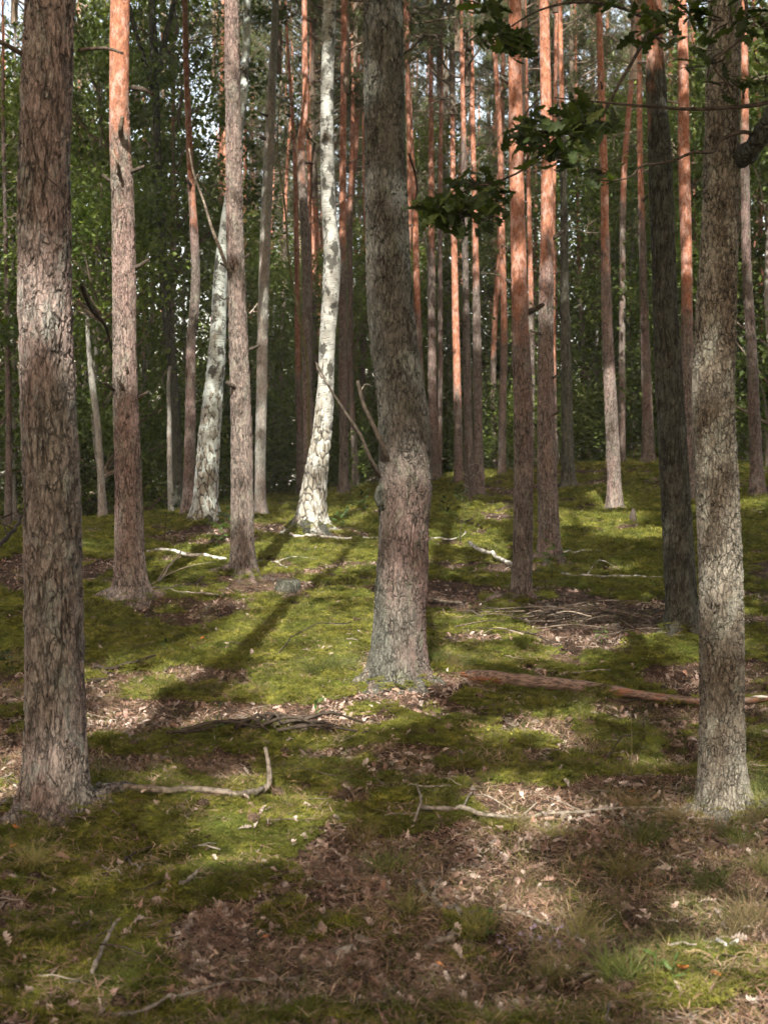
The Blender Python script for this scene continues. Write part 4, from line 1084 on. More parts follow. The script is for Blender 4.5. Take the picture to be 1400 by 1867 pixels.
nd = []
for i in range(3):
    g = np.random.default_rng(50 + i); A = Acc()
    for k in range(22):
        az = g.uniform(0, 6.28); L = g.uniform(.03, .065); c = np.array([g.normal() * .04, g.normal() * .04, g.uniform(.001, .014)])
        dv = np.array([math.cos(az), math.sin(az), g.normal() * .15]) * L; sd = np.array([-math.sin(az), math.cos(az), 0]) * .0011
        A.add(np.array([c - sd, c + sd, c + dv * .5 + sd + [0, 0, .004], c + dv * .5 - sd + [0, 0, .004], c + dv]), np.array([[0, 1, 2, 3]]), np.array([[3, 2, 4]]))
    nd.append(src('needles', A.mesh('needles', [M['dry_needle']], False)))
p, m = sample(42000, 3.2, 26, 1.8, lambda x, y, m: .16 + .8 * (1 - m) * np.clip((fbm(x * 1.9, y * 1.9, 91, 3) - .3) * 4, .15, 1))
scatter('pine_needles', 'brown fallen pine needles strewn over the ground', nd, p + [0, 0, .002], eul_up(len(p), .2), rng.uniform(.8, 1.5, len(p)), rng.integers(0, 3, len(p)))

lf = [src('dead_leaf', leaf_mesh('dead_leaf', M[mt], 60 + i, i % 3 != 2, .062, .022, .45, .8)) for i, mt in enumerate(['dead_leaf', 'dead_leaf', 'dead_leaf', 'pale_leaf', 'dead_leaf', 'cone'])]
def kl(x, y, m):
    return np.clip((1 - m) * np.clip((fbm(x * 1.6, y * 1.6, 71, 3) - .36) * 5, .12, 1) + .05, 0, 1)
p, m = sample(125000, 3.2, 36, 1.55, kl)
e = eul_up(len(p), .55)
scatter('leaf_litter', 'small curled brown and greyish dead leaves lying thick in the bare patches', lf, p + np.array([0, 0, .012]), e, rng.uniform(.35, 1.1, len(p)) ** 1.4 * .9, rng.integers(0, 6, len(p)))
def twig_mesh(seed, mt, L=.16, r=.003):
    g = np.random.default_rng(seed); A = Acc()
    x = np.linspace(-.5, .5, 6) * L
    q = np.stack([x, np.cumsum(g.normal(size=6)) * L * .05, np.abs(np.cumsum(g.normal(size=6))) * L * .03 + r], -1)
    A.add(*tube(q, np.linspace(r, r * .5, 6), 4))
    if seed % 2:
        A.add(*tube([q[2], q[2] + [L * .1, L * .12, .01], q[2] + [L * .25, L * .2, .012]], [r * .7, r * .5, r * .3], 4))
    return A.mesh('small_twig', [M[mt]])
tw = [src('small_twig', twig_mesh(80 + i, mt)) for i, mt in enumerate(['twig', 'twig', 'dark_stick', 'pale_stick', 'twig'])]
p, m = sample(5200, 3.2, 34, 1.3, lambda x, y, m: .25 + .75 * (1 - m))
scatter('twig_litter', 'short thin broken twigs scattered on the forest floor', tw, p + [0, 0, .006], eul_up(len(p), .18), rng.uniform(.5, 1.5, len(p)), rng.integers(0, 5, len(p)))

# ------------------------------------------------------------------ fallen wood traced from the photograph
def stick(name, px_pts, w_px, material, label, cat='branch', lift=0.0, taper=.6, n=None, seg=8, lifts=None, side=(), group=None, rough=.25, ends=None):
    W = np.array([G(a, b) for a, b in px_pts]); d = W[:, 1].mean(); r = w_px / 2 / F * d * .85
    lf_ = np.zeros(len(W)) if lifts is None else np.array(lifts, float)
    n = n or max(8, 4 * len(px_pts) + 4)
    Q = curve_pts(np.column_stack([W, lf_]), n)
    sd = int(px_pts[0][0] * 7 + px_pts[0][1])
    g = np.random.default_rng(sd)
    zg = ground_z(Q[:, 0], Q[:, 1])
    k = np.ones(5) / 5; zs = np.convolve(np.pad(zg, 2, 'edge'), k, 'valid')
    Q3 = np.column_stack([Q[:, 0] + g.normal(size=n) * r * .3, Q[:, 1] + (fbm(np.arange(n) * .35, np.arange(n) * 0., sd, 2) - .5) * r * 6, np.maximum(zs, zg) + r * .8 + .014 + lift + Q[:, 3]])
    o0 = Q3[n // 2].copy()
    rad = np.linspace(r, r * taper, n) * (1 + g.normal(size=n) * .10)
    A = Acc().add(*tube(Q3 - o0, rad, seg, rough, sd))
    for (f, L, az, el) in side:
        i = int(f * (n - 1)); q = Q3[i] - o0
        dv = np.array([math.cos(az) * math.cos(el), math.sin(az) * math.cos(el), math.sin(el)]) * L
        b1 = q + dv * .5 + g.normal(size=3) * L * .08
        A.add(*tube(curve_pts([q, b1, q + dv + [0, 0, -L * .05]], 7), np.linspace(rad[i] * .5, rad[i] * .15, 7), 5))
    o = link(name, A.mesh(name, [M[material]]), None, o0, label, cat, group)
    return o
# the broken log right of the centre pine: outer wood, orange rotten core, splintered end
lg_pts = [(852, 1241), (940, 1252), (1040, 1265), (1130, 1277), (1230, 1283), (1320, 1288), (1410, 1291)]
W = np.array([G(a, b) for a, b in lg_pts]); n = 40
Q = curve_pts(W, n); r = np.interp(np.linspace(0, 1, n), [0, .08, .35, .5, .56, .75, 1], [.030, .040, .043, .038, .028, .024, .020])
zz_ = ground_z(Q[:, 0], Q[:, 1]) + r * .7; pf = np.polyfit(np.arange(n), zz_, 3); Q[:, 2] = np.polyval(pf, np.arange(n)) + .012
root = link('fallen_log', None, None, Q[n // 2], 'weathered broken log with an orange rotten underside lying right of the central pine', 'log')
v, q, t = tube(Q - Q[n // 2], r, 14, .22, 5)
def log_mat():
    m, ns, ls = mat('log_wood'); tc = ns.new('ShaderNodeTexCoord')
    nn = noise(ns, ls, mapping(ns, ls, tc.outputs['Object'], (.15, 1, 1)), 60, 4, .7); n2 = noise(ns, ls, mapping(ns, ls, tc.outputs['Object'], (.5, 1, 1)), 9, 4, .7)
    col = mixc(ns, ls, ramp(ns, ls, nn, .36, .64), (.05, .032, .025), (.27, .195, .16))
    col = mixc(ns, ls, ramp(ns, ls, n2, .52, .62, 0, .8), col, (.27, .115, .065))
    bs = ns['Principled BSDF']; ls.new(col, bs.inputs['Base Color']); bs.inputs['Roughness'].default_value = .85
    b = ns.new('ShaderNodeBump'); b.inputs['Strength'].default_value = .9; b.inputs['Distance'].default_value = .012
    ls.new(nn, b.inputs['Height']); ls.new(b.outputs[0], bs.inputs['Normal']); return m
M['log'] = log_mat()
link('log_wood', Acc().add(v, q, t).mesh('log_wood', [M['log']]), root)
g = np.random.default_rng(3)
for k in range(7):
    a0 = Q[0] - Q[n // 2] + [0, g.normal() * .018, g.normal() * .016]
    link('splinter', Acc().add(*tube([a0 + [.08, 0, 0], a0, a0 - [g.uniform(.02, .07), 0, -.004]], [.010, .008, .002], 4)).mesh('splinter', [M['wood_orange']]), root)
i0 = 0; under = Q[i0:6] - Q[n // 2] + np.array([0, -.010, -.014])
link('rotten_core', Acc().add(*tube(under, r[i0:6] * .84, 10, .3, 8)).mesh('rotten_core', [M['wood_orange']]), root)

B = math.pi
stick('birch_log', [(529, 981), (580, 981), (642, 985)], 7, 'birch_stick', 'short white birch log lying across the foot of the birch', 'log', taper=.8)
stick('birch_branch', [(662, 984), (692, 984)], 4, 'birch_stick', 'thin white birch stick between the birch log and the central pine', taper=.7)
stick('birch_branch', [(786, 985), (800, 984), (835, 983), (850, 972)], 3.5, 'birch_stick', 'thin white stick just right of the central pine', taper=.7)
stick('birch_pole', [(268, 1012), (340, 1017), (412, 1024)], 8, 'birch_stick', 'white birch pole lying between the second pine and the pinkish pine', 'pole', taper=.85)
stick('birch_branch', [(470, 1030), (498, 1028), (525, 1042)], 3.5, 'birch_stick', 'pale thin branch right of the pinkish pine foot', side=((.4, .5, 0.2, .1),))
stick('birch_pole', [(856, 1010), (895, 1020), (936, 1034)], 9, 'birch_stick', 'white birch pole leaning down against the orange topped pine', 'pole', taper=.9, lifts=(.10, .05, 0))
stick('birch_branch', [(1024, 1050), (1080, 1055), (1140, 1055), (1208, 1057)], 6, 'birch_stick', 'long patchy white birch branch in front of the dark pine', taper=.6, side=((.3, .5, .6, .15), (.6, .4, 2.4, .2)))
stick('birch_branch', [(1020, 1012), (1060, 1010), (1095, 1008)], 4, 'birch_stick', 'faint white stick on the moss behind the long patchy birch branch')
stick('crooked_branch', [(178, 1446), (260, 1447), (350, 1451), (420, 1458), (478, 1451)], 13, 'grey_stick', 'long grey branch on the ground with an upturned end, left foreground', taper=1.2,
      side=())
bo = C.objects[-1]
tip = G(478, 1451); dt = tip[1]
pp = [tip + [0, 0, .012], P(489, 1432, dt), P(491, 1405, dt), P(484, 1362, dt)]
pp = curve_pts(pp, 14)
o = link('upturned_end', Acc().add(*tube(pp - np.array(bo.location), np.linspace(.016, .009, 14), 9, .2, 4)).mesh('upturned_end', [M['grey_stick']]), bo)
stick('long_branch', [(765, 1480), (850, 1493), (920, 1499), (1000, 1492), (1080, 1488), (1130, 1484), (1195, 1482), (1238, 1503)], 10, 'pale_stick', 'long wavy pale branch lying across the litter right of centre', taper=.55, side=((.35, .25, 1.2, .2), (.6, .3, 2.6, .25)))
stick('stick', [(690, 1430), (750, 1438), (822, 1442)], 5, 'pale_stick', 'thin straight pale stick on the moss in the middle foreground', 'stick')
stick('stick', [(700, 1497), (770, 1491)], 4, 'pale_stick', 'short pale stick left of the long wavy branch', 'stick')
stick('stick', [(755, 1515), (764, 1500), (760, 1478)], 6, 'pale_stick', 'small pale curved stick standing up like a hook', 'stick', lifts=(0, .05, .10))
stick('stick', [(758, 1622), (778, 1640), (806, 1664), (840, 1677)], 12, 'pale_stick', 'pale grey broken stick slanting down in the foreground litter', 'stick', taper=.8)
stick('stick', [(928, 1672), (965, 1684), (1012, 1704)], 9, 'pale_stick', 'greyish white stick beside the purple flowers', 'stick', taper=.7)
stick('stick', [(775, 1744), (800, 1733), (832, 1722)], 15, 'pale_stick', 'stubby pale piece of wood in the lower middle litter', 'piece of wood', taper=1.3)
stick('stick', [(268, 1702), (310, 1706), (362, 1723)], 6, 'pale_stick', 'forked thin pale stick on moss at the lower left', 'stick', side=((.4, .12, .1, .1),))
stick('stick', [(168, 1790), (180, 1765), (195, 1740), (212, 1720)], 10, 'pale_stick', 'short grey stick pointing away at the lower left', 'stick', taper=.8, lifts=(0, .01, .03, .05))
stick('long_branch', [(205, 1862), (300, 1842), (400, 1812), (500, 1803), (600, 1780)], 9, 'pale_stick', 'long pale branch along the bottom left edge of the picture', taper=.6, side=((.6, .25, 2.7, .15),))
stick('stick', [(388, 1708), (425, 1718), (462, 1724)], 9, 'dark_stick', 'short dark stick at the edge of the litter, lower left middle', 'stick')
stick('stick', [(1285, 1732), (1312, 1728), (1342, 1721)], 9, 'birch_stick', 'white barked stick in the sunlit litter at the lower right', 'stick', taper=.9)
stick('stick', [(1218, 1738), (1240, 1734), (1268, 1733)], 7, 'pale_stick', 'grey stick left of the white barked one at the lower right', 'stick')
for k, pts_ in enumerate([[(1245, 1760), (1300, 1766), (1360, 1770), (1410, 1776)], [(1270, 1772), (1330, 1764), (1400, 1764)], [(1260, 1790), (1290, 1805), (1325, 1800), (1340, 1770)]]):
    stick('dry_stalk', pts_, [8, 6, 5][k], 'dry_grass', ['thickest yellowish dry stalk at the right edge near the bottom', 'thinner yellowish stalk crossing the thick one at the right edge', 'looping thin green brown stalk beside the orange leaf'][k], 'stalk', lifts=None)
stick('stick', [(172, 1223), (225, 1219), (285, 1202)], 8, 'dark_stick', 'dark stick on the moss beside the nearest pine', 'stick', side=((.6, .2, .9, .1),))
stick('stick', [(160, 1251), (200, 1246)], 9, 'dark_stick', 'stubby dark stick touching the edge of the nearest pine', 'stick')
stick('branch', [(275, 1072), (300, 1060), (330, 1040)], 6, 'twig', 'forked grey branch rising beside the foot of the second pine', lifts=(0, .02, .18), side=((.5, .6, .4, .3), (.3, .4, 1.4, .5)))
stick('branch', [(278, 1078), (320, 1074), (372, 1056)], 7, 'dark_stick', 'dark branch lying right of the second pine foot', side=((.4, .5, .3, .12),))
stick('branch', [(400, 1092), (345, 1084), (290, 1080)], 5, 'pale_stick', 'pale branch lying below the dark branch right of the second pine')
stick('branch', [(-10, 1022), (18, 1003), (48, 978)], 10, 'dark_stick', 'dark branch propped at the left edge behind the nearest pine', lifts=(.05, .15, .3), side=((.3, .8, 2.2, .6), (.7, .6, 1.2, .5), (.5, .7, 2.8, .3)))
stick('branch', [(-10, 985), (20, 975), (44, 990)], 6, 'twig', 'grey tangled branch at the left edge above the propped dark one', lifts=(.2, .25, .2), side=((.3, .7, 1.2, .8), (.7, .6, 2.0, .7), (.5, .7, .5, .6)))
stick('stick', [(778, 1095), (808, 1103), (842, 1104)], 7, 'pale_stick', 'grey stick poking out behind the central pine to the right', 'stick', taper=.8)
stick('branch', [(305, 1345), (380, 1338), (450, 1322), (530, 1316), (612, 1308)], 9, 'dark_stick', 'dark mouldering branch in the litter left of the central pine', side=((.3, .3, .9, .1), (.6, .3, 2.5, .2)))
stick('branch', [(340, 1345), (370, 1320), (385, 1318)], 4, 'twig', 'thin twig curled over the dark mouldering branch')
stick('stick', [(225, 1580), (250, 1568), (286, 1552)], 8, 'dark_stick', 'dark stick in the moss below the nearest pine', 'stick')
stick('stick', [(228, 1574), (255, 1593), (277, 1570)], 5, 'pale_stick', 'pale V shaped twig beside the dark stick below the nearest pine', 'twig')
stick('stick', [(188, 1588), (222, 1607)], 5, 'pale_stick', 'pale slanting twig left of the V shaped twig', 'twig')
stick('stick', [(327, 1636), (345, 1622), (361, 1613)], 9, 'pale_stick', 'short cut stick with a white end in the left moss', 'stick', lifts=(.02, .02, .03))
stick('stick', [(-10, 1484), (20, 1476), (42, 1464)], 9, 'dark_stick', 'dark branch behind the foot of the nearest pine at the left edge', 'branch')
stick('stick', [(35, 1618), (65, 1622), (98, 1634)], 5, 'dry_grass', 'yellowish curved stalk on dark moss at the left edge', 'stalk', lifts=(0, .02, 0))
stick('stick', [(560, 1617), (620, 1614)], 6, 'pale_stick', 'short pale stick at the edge of the litter, lower middle', 'stick')
stick('branch', [(600, 1790), (680, 1780), (760, 1742)], 5, 'twig', 'thin grey branch beside the stubby pale piece of wood')
stick('branch', [(840, 1490), (880, 1470), (935, 1486)], 5, 'pale_stick', 'thin arched pale twig over the long wavy branch', lifts=(0, .03, 0))
stick('branch', [(1340, 1276), (1400, 1280)], 8, 'birch_stick', 'white birch piece right of the pale oak at the right edge')
stick('branch', [(1020, 1237), (1060, 1232), (1112, 1229)], 5, 'pale_stick', 'thin pale branch on the moss above the broken log')
stick('branch', [(1120, 1285), (1190, 1281), (1270, 1288)], 6, 'dark_stick', 'dark stick lying along the front of the broken log')
stick('branch', [(1100, 1395), (1130, 1370), (1155, 1350)], 4, 'dark_stick', 'thin arched dark twig on the moss left of the pale oak', lifts=(0, .05, .02))
stick('branch', [(850, 955), (890, 945), (935, 946)], 4, 'dark_stick', 'thin dark twig at the edge of the sunlit patch on the rise')
stick('branch', [(500, 1205), (560, 1180), (640, 1150)], 3, 'dark_stick', 'thin springy twig arching over moss left of the central pine', lifts=(0, .12, .05))
# heap of brushwood
c0 = G(1065, 1140)
root = link('brushwood_heap', None, None, c0, 'tangled heap of dead branches between the orange topped pine and the dark pine', 'brushwood')
g = np.random.default_rng(77)
for k in range(84):
    x = g.normal() * .42; y = g.normal() * .45; az = g.choice([0.1, 3.0]) + g.normal() * .85; L = g.uniform(.2, .95)
    bz = gz(c0[0] + x, c0[1] + y) - c0[2]
    z = bz + .02 + abs(g.normal()) * .07 * max(0, 1 - (x * x + y * y)); dv = np.array([math.cos(az), math.sin(az), g.normal() * .10]) * L / 2
    c = np.array([x, y, z]); q = curve_pts([c - dv, c + g.normal(size=3) * [.05, .05, .02] + [0, 0, .04], c + dv], 9)
    gq = ground_z(q[:, 0] + c0[0], q[:, 1] + c0[1]) - c0[2]; q[:, 2] = np.maximum(q[:, 2], gq + .006)
    A = Acc().add(*tube(q, np.linspace(g.uniform(.003, .010), .002, 9), 5, .2, k))
    if k % 2: A.add(*tube([q[5], q[5] + g.normal(size=3) * [.15, .15, .05] + [0, 0, .05]], [.004, .002], 4))
    link('twig', A.mesh('twig', [M[['twig', 'dark_stick', 'twig', 'dark_stick', 'dark_stick', 'twig'][k % 6]]]), root)
# small stump and the root mound
c0 = G(525, 1078); A = Acc()
q = np.array([[0, 0, -.05], [0, 0, .03], [.005, 0, .08], [.005, 0, .11]]); A.add(*tube(q, [.16, .125, .112, .105], 22, .2, 4))
link('stump', A.mesh('stump', [M['bark_dark']]), None, c0, 'low dark rotten stump right of the pinkish pine foot', 'stump')
c0 = G(1152, 951); A = Acc(); A.add(*tube([[0, 0, -.03], [.01, 0, .08], [.02, .01, .2]], [.07, .05, .02], 12, .4, 9))
link('stump', A.mesh('stump', [M['dark_stick']]), None, c0, 'tiny pointed stump on the rise right of the sunlit pine foot', 'stump')
c0 = G(500, 1326); g = np.random.default_rng(5)
root = link('root_plate', None, None, c0, 'dark tangle of old roots in a hollow left of the central pine', 'roots')
for k in range(12):
    x = g.uniform(-.35, .35); y = g.normal() * .08; az = g.normal() * .5; L = g.uniform(.2, .5); dv = np.array([math.cos(az), math.sin(az) * .5, 0]) * L / 2
    q = curve_pts([np.array([x, y, .0]) - dv, [x, y, g.uniform(.03, .08)], np.array([x, y, .0]) + dv], 8)
    link('root', Acc().add(*tube(q, np.linspace(.014, .006, 8), 6, .3, k)).mesh('root', [M['dark_stick']]), root)
# lumps of bark and lichened wood
def chunk(px, py, w, label, mt='pale_stick', cat='bark piece', name='bark_piece'):
    c = G(px, py); s = w / F * c[1]; g = np.random.default_rng(int(px)); A = Acc()
    nx_, ny_ = 8, 5; v = []
    for sgn in (1, -1):
        for j in range(ny_):
            for i in range(nx_):
                u = i / (nx_ - 1) * 2 - 1; w_ = j / (ny_ - 1) * 2 - 1
                e = 1 - .25 * g.random() * (abs(u) > .7)
                v.append((u * s / 2 * e, w_ * s * .28 * (1 - .4 * u * u) * e, s * (.14 * (1 - w_ * w_) + .03 * g.random()) + (.012 if sgn > 0 else 0)))
    f = []
    for sgn, o_ in ((1, 0), (-1, nx_ * ny_)):
        for j in range(ny_ - 1):
            for i in range(nx_ - 1):
                a = o_ + j * nx_ + i; q = [a, a + 1, a + nx_ + 1, a + nx_]; f.append(q if sgn > 0 else q[::-1])
    rim = [i for i in range(nx_)] + [j * nx_ + nx_ - 1 for j in range(1, ny_)] + [(ny_ - 1) * nx_ + i for i in range(nx_ - 2, -1, -1)] + [j * nx_ for j in range(ny_ - 2, 0, -1)]
    for a, b in zip(rim, rim[1:] + rim[:1]): f.append([a, a + nx_ * ny_, b + nx_ * ny_, b])
    o = link(name, mesh_np(name, v, np.array(f), [M[mt]], False), None, c + [0, 0, .004], label, cat)
    o.rotation_euler = (g.normal() * .2, g.normal() * .2, g.uniform(0, 6.28))
chunk(664, 1722, 42, 'pale grey flake of bark in the lower middle litter')
chunk(622, 1748, 62, 'long grey lichened bark piece below the pale flake')
chunk(300, 1388, 24, 'small white flake on the moss right of the nearest pine')
chunk(712, 1398, 20, 'white chip on the moss below the central pine')
chunk(300, 1630, 14, 'little pale chip in the left moss')
chunk(1310, 1272, 30, 'white bark scrap behind the pale oak foot', 'birch_stick')
chunk(590, 1800, 40, 'dark bark slab near the bottom, left of centre', 'dark_stick')

# ------------------------------------------------------------------ fallen leaves one can pick out, cones
fl = [leaf_mesh('fallen_leaf', M[mt], 400 + i, i != 3, .085, .030, .5, .9) for i, mt in enumerate(['pale_leaf', 'dead_leaf', 'pale_leaf', 'dead_leaf', 'dead_leaf', 'pale_leaf'])]
g = np.random.default_rng(31); cnt = 0
while cnt < 170:
    y = 4.0 + 9 * g.random() ** 1.7; x = (g.random() * 2 - 1) * .275 * y
    m = float(moss_mask(np.array([x]), np.array([y]))[0])
    if g.random() > (1 - m) + .12: continue
    o = link('fallen_leaf', fl[g.integers(0, 6)], None, (x, y, gz(x, y) + .016), 'curled dead oak leaf lying among moss and needles', 'leaf', 'fallen oak leaves on the forest floor')
    o.rotation_euler = (g.normal() * .6, g.normal() * .6, g.uniform(0, 6.28)); s_ = g.uniform(.4, .85); o.scale = (s_,) * 3; cnt += 1
ol = leaf_mesh('orange_leaf', M['orange_leaf'], 410, False, .06, .02, .3, .5)
for (px, py, s_, lb) in [(30, 1518, 1.2, 'orange leaf at the foot of the nearest pine'), (26, 1552, .7, 'small orange leaf below the nearest pine at the left edge'), (1150, 1452, .9, 'orange leaf on the litter left of the pale oak foot'), (1243, 1775, 1.3, 'large rust orange leaf near the lower right corner'),
                         (1306, 1789, .8, 'yellow orange leaf beside the big rust orange one'), (486, 1722, .7, 'small orange leaf in the dark litter, lower middle left'), (806, 1772, .8, 'orange leaf right of the stubby pale wood'), (772, 1640, .6, 'orange chip against the slanting pale stick'),
                         (1185, 1625, .6, 'small orange leaf in the grass below the oak'), (370, 1168, .9, 'orange red leaf on the moss right of the nearest pine'), (882, 1047, 1.4, 'orange leaf on the moss left of the orange topped pine')]:
    c = G(px, py); o = link('orange_leaf', ol, None, c + [0, 0, .02], lb, 'leaf'); o.rotation_euler = (g.normal() * .3, g.normal() * .3, g.uniform(0, 6.28)); o.scale = (s_,) * 3
def cone_mesh():
    A = Acc()
    z = np.linspace(0, .045, 10); A.add(*tube(np.stack([z, z * 0, z * 0], -1), .016 * np.sin(np.linspace(.35, 3.0, 10)) + .001, 10))
    for k in range(44):
        t = k / 44; a = k * 2.4; r_ = .016 * math.sin(.35 + 2.6 * t) + .001; x = t * .045
        c = np.array([x, math.cos(a) * r_, math.sin(a) * r_]); o_ = np.array([-.004, math.cos(a) * .006, math.sin(a) * .006]); s_ = np.array([0, -math.sin(a), math.cos(a)]) * .0045
        A.add(np.array([c - s_, c + s_, c + o_ + s_ * .7, c + o_ - s_ * .7]), np.array([[0, 1, 2, 3]]))
    return A.mesh('pine_cone', [M['cone']], False)
cm = cone_mesh(); cnt = 0
while cnt < 70:
    y = 4.1 + 6 * g.random() ** 1.3; x = (g.random() * 2 - 1) * .275 * y
    o = link('pine_cone', cm, None, (x, y, gz(x, y) + .014), 'dark open pine cone lying on the forest floor', 'pine cone', 'pine cones on the forest floor')
    o.rotation_euler = (g.uniform(0, 6), g.normal() * .3, g.uniform(0, 6.28)); s_ = g.uniform(.9, 1.4); o.scale = (s_,) * 3; cnt += 1

# ------------------------------------------------------------------ grass tufts, seedlings, sprigs, flowers
gt = [blades_mesh('grass_tuft', M['grass' if i < 2 else 'dry_grass'], 440 + i, 130, .20, .0032, .05, .55, 4) for i in range(4)]
tl = [(1180, 1545, 1.2, 0, 'big dark grass tuft left of the pale oak foot'), (1130, 1600, 1., 1, 'grass tuft in the litter left below the pale oak'), (1290, 1625, 1., 1, 'bright green grass tuft below the pale oak foot'), (1230, 1500, .9, 2, 'dry grass tuft touching the left of the pale oak foot'),
      (1370, 1510, 1., 2, 'dry grass tuft right of the pale oak foot'), (1340, 1540, .9, 0, 'green grass tuft just below the pale oak'), (1370, 1690, 1.1, 3, 'straw coloured tuft at the right edge'), (710, 1600, 1.1, 0, 'tall wispy grass tuft in the middle foreground'), (745, 1670, .9, 1, 'dark green grass tuft in the middle litter'),
      (660, 1540, 1., 3, 'straw coloured wispy tuft on the moss, centre foreground'), (1150, 1480, .8, 2, 'dry tuft by the end of the long wavy branch'), (1010, 1530, .8, 1, 'small grass tuft below the long wavy branch'), (945, 1520, .8, 3, 'small straw tuft in the sunlit litter'),
      (820, 1218, 1.2, 0, 'dense dark green grass right of the central pine foot'), (855, 1222, 1., 0, 'dense dark green grass near the broken end of the log'), (790, 1210, 1., 0, 'dark grass close behind the central pine foot'), (610, 1225, 1.1, 0, 'dark grass left of the central pine foot'), (575, 1232, 1., 1, 'dark grass further left of the central pine foot'),
      (640, 1220, 1., 0, 'dark grass touching the left of the central pine'), (1060, 1720, 1., 1, 'grass tuft near the purple flowers'), (1130, 1790, 1.1, 0, 'dark grass tuft near the bottom right'), (1010, 1800, 1., 1, 'dark grass tuft at the bottom, right of centre'), (1340, 1710, .9, 3, 'small dry tuft in the sunlit litter'),
      (1390, 1600, 1., 1, 'green tuft at the right edge under the oak'), (1375, 1455, 1.2, 0, 'dark grass behind the pale oak at the right edge'), (1395, 1480, 1., 0, 'dark grass at the right edge level with the oak foot'), (25, 1215, 1.0, 0, 'grass tuft left of the nearest pine'), (870, 1720, .8, 1, 'small grass tuft in the reddish litter'), (60, 1580, .9, 1, 'grass at the left edge below the nearest pine')]
for (px, py, s_, k, lb) in tl:
    o = link('grass_tuft', gt[k], None, G(px, py), lb, 'grass tuft'); o.scale = (s_,) * 3; o.rotation_euler = (0, 0, g.uniform(0, 6.28))
def sprig(px, py, h_px, nl, L, label, material='herb', name='seedling', cat='seedling', lobed=False, lean=0.1, seed=0):
    c = G(px, py); h = h_px / F * c[1]; g = np.random.default_rng(seed + int(px)); root = link(name, None, None, c, label, cat)
    q = curve_pts([[0, 0, -.01], [lean * h * .4, g.normal() * h * .05, h * .5], [lean * h, g.normal() * h * .05, h]], 10)
    link('stem', Acc().add(*tube(q, np.linspace(max(.003, h * .008), .0015, 10), 5)).mesh('stem', [M['dark_stick' if h > .3 else material]]), root)
    me = leaf_mesh('leaf', M[material], seed + 3, lobed, L, L * .30, .25, .3)
    for k in range(nl):
        t = (k + 1) / nl; i = int((.25 + .75 * t) * 9); az = k * 2.4 + g.normal() * .3; el = g.uniform(-.1, .7)
        dv = np.array([math.cos(az) * math.cos(el), math.sin(az) * math.cos(el), math.sin(el)])
        s_ = g.uniform(.7, 1.15); rr = g.uniform(.5, 1.0) * (h * .18 if nl > 8 else 0)
        o = link('leaf', me, root, q[i] + dv * (L * s_ * .55 + rr)); o.scale = (s_,) * 3; o.rotation_euler = (g.normal() * .4, -el, az)
    return root
sprig(918, 985, 95, 22, .075, 'dark leafy seedling in front of the sunlit patch on the rise', 'leaf_oak', seed=1) if False else None
sprig(838, 990, 90, 20, .075, 'leafy young oak seedling right of the central pine', 'leaf_oak', lobed=True, seed=1)
sprig(852, 935, 50, 22, .10, 'low dark leafy seedling at the foot of the dead sapling', 'leaf_oak', seed=2, lean=-.5)
sprig(812, 950, 40, 14, .09, 'small leafy seedling close to the central pine on the rise', 'leaf_oak', seed=3)
sprig(1005, 1062, 62, 18, .11, 'bright leafy sapling standing at the foot of the silver flaking pine', 'herb', seed=4)
sprig(985, 1050, 55, 12, .10, 'second leafy sapling left of the silver flaking pine foot', 'herb', seed=5)
sprig(215, 1030, 75, 30, .075, 'dark bushy seedling left of the second pine foot', 'leaf_oak', seed=6, lobed=True)
sprig(300, 985, 80, 30, .085, 'dark bush of seedling leaves behind the white birch pole', 'leaf_oak', seed=7)
sprig(415, 985, 65, 26, .10, 'bright green seedling at the foot of the leaning birch', 'herb', seed=8)
sprig(395, 1000, 45, 18, .10, 'lower bright green seedling left of the pinkish pine', 'herb', seed=9)
sprig(620, 965, 35, 16, .10, 'green seedling right of the white birch foot', 'herb', seed=10)
sprig(655, 940, 45, 18, .12, 'green seedling between the white birch and the central pine', 'leaf_oak', seed=11)
sprig(1095, 1180, 35, 12, .05, 'blue green seedling in front of the brushwood heap', 'herb', seed=12)
sprig(12, 1235, 45, 8, .10, 'dark leafed seedling at the left edge beside the nearest pine', 'leaf_oak', seed=13)
sprig(302, 1190, 18, 3, .05, 'single dark upright leaf on the moss', 'leaf_oak', seed=14)
sprig(395, 1340, 48, 4, .05, 'thin seedling with pale round leaves over the dark litter', 'herb', seed=15)
sprig(885, 1725, 70, 8, .035, 'thin green sprig in the reddish litter, lower right of centre', 'herb', seed=16)
sprig(1192, 1778, 40, 3, .055, 'broad green leaf standing in the grass at the bottom right', 'herb', seed=17)
sprig(1225, 1800, 36, 4, .045, 'pointed green leaves beside the broad one at the bottom right', 'herb', seed=18)
sprig(1245, 1600, 26, 6, .035, 'tiny bright green sprig in the grass below the oak', 'herb', seed=19)
sprig(575, 1312, 40, 5, .05, 'green sprig over the dark mouldering branch', 'herb', seed=20)
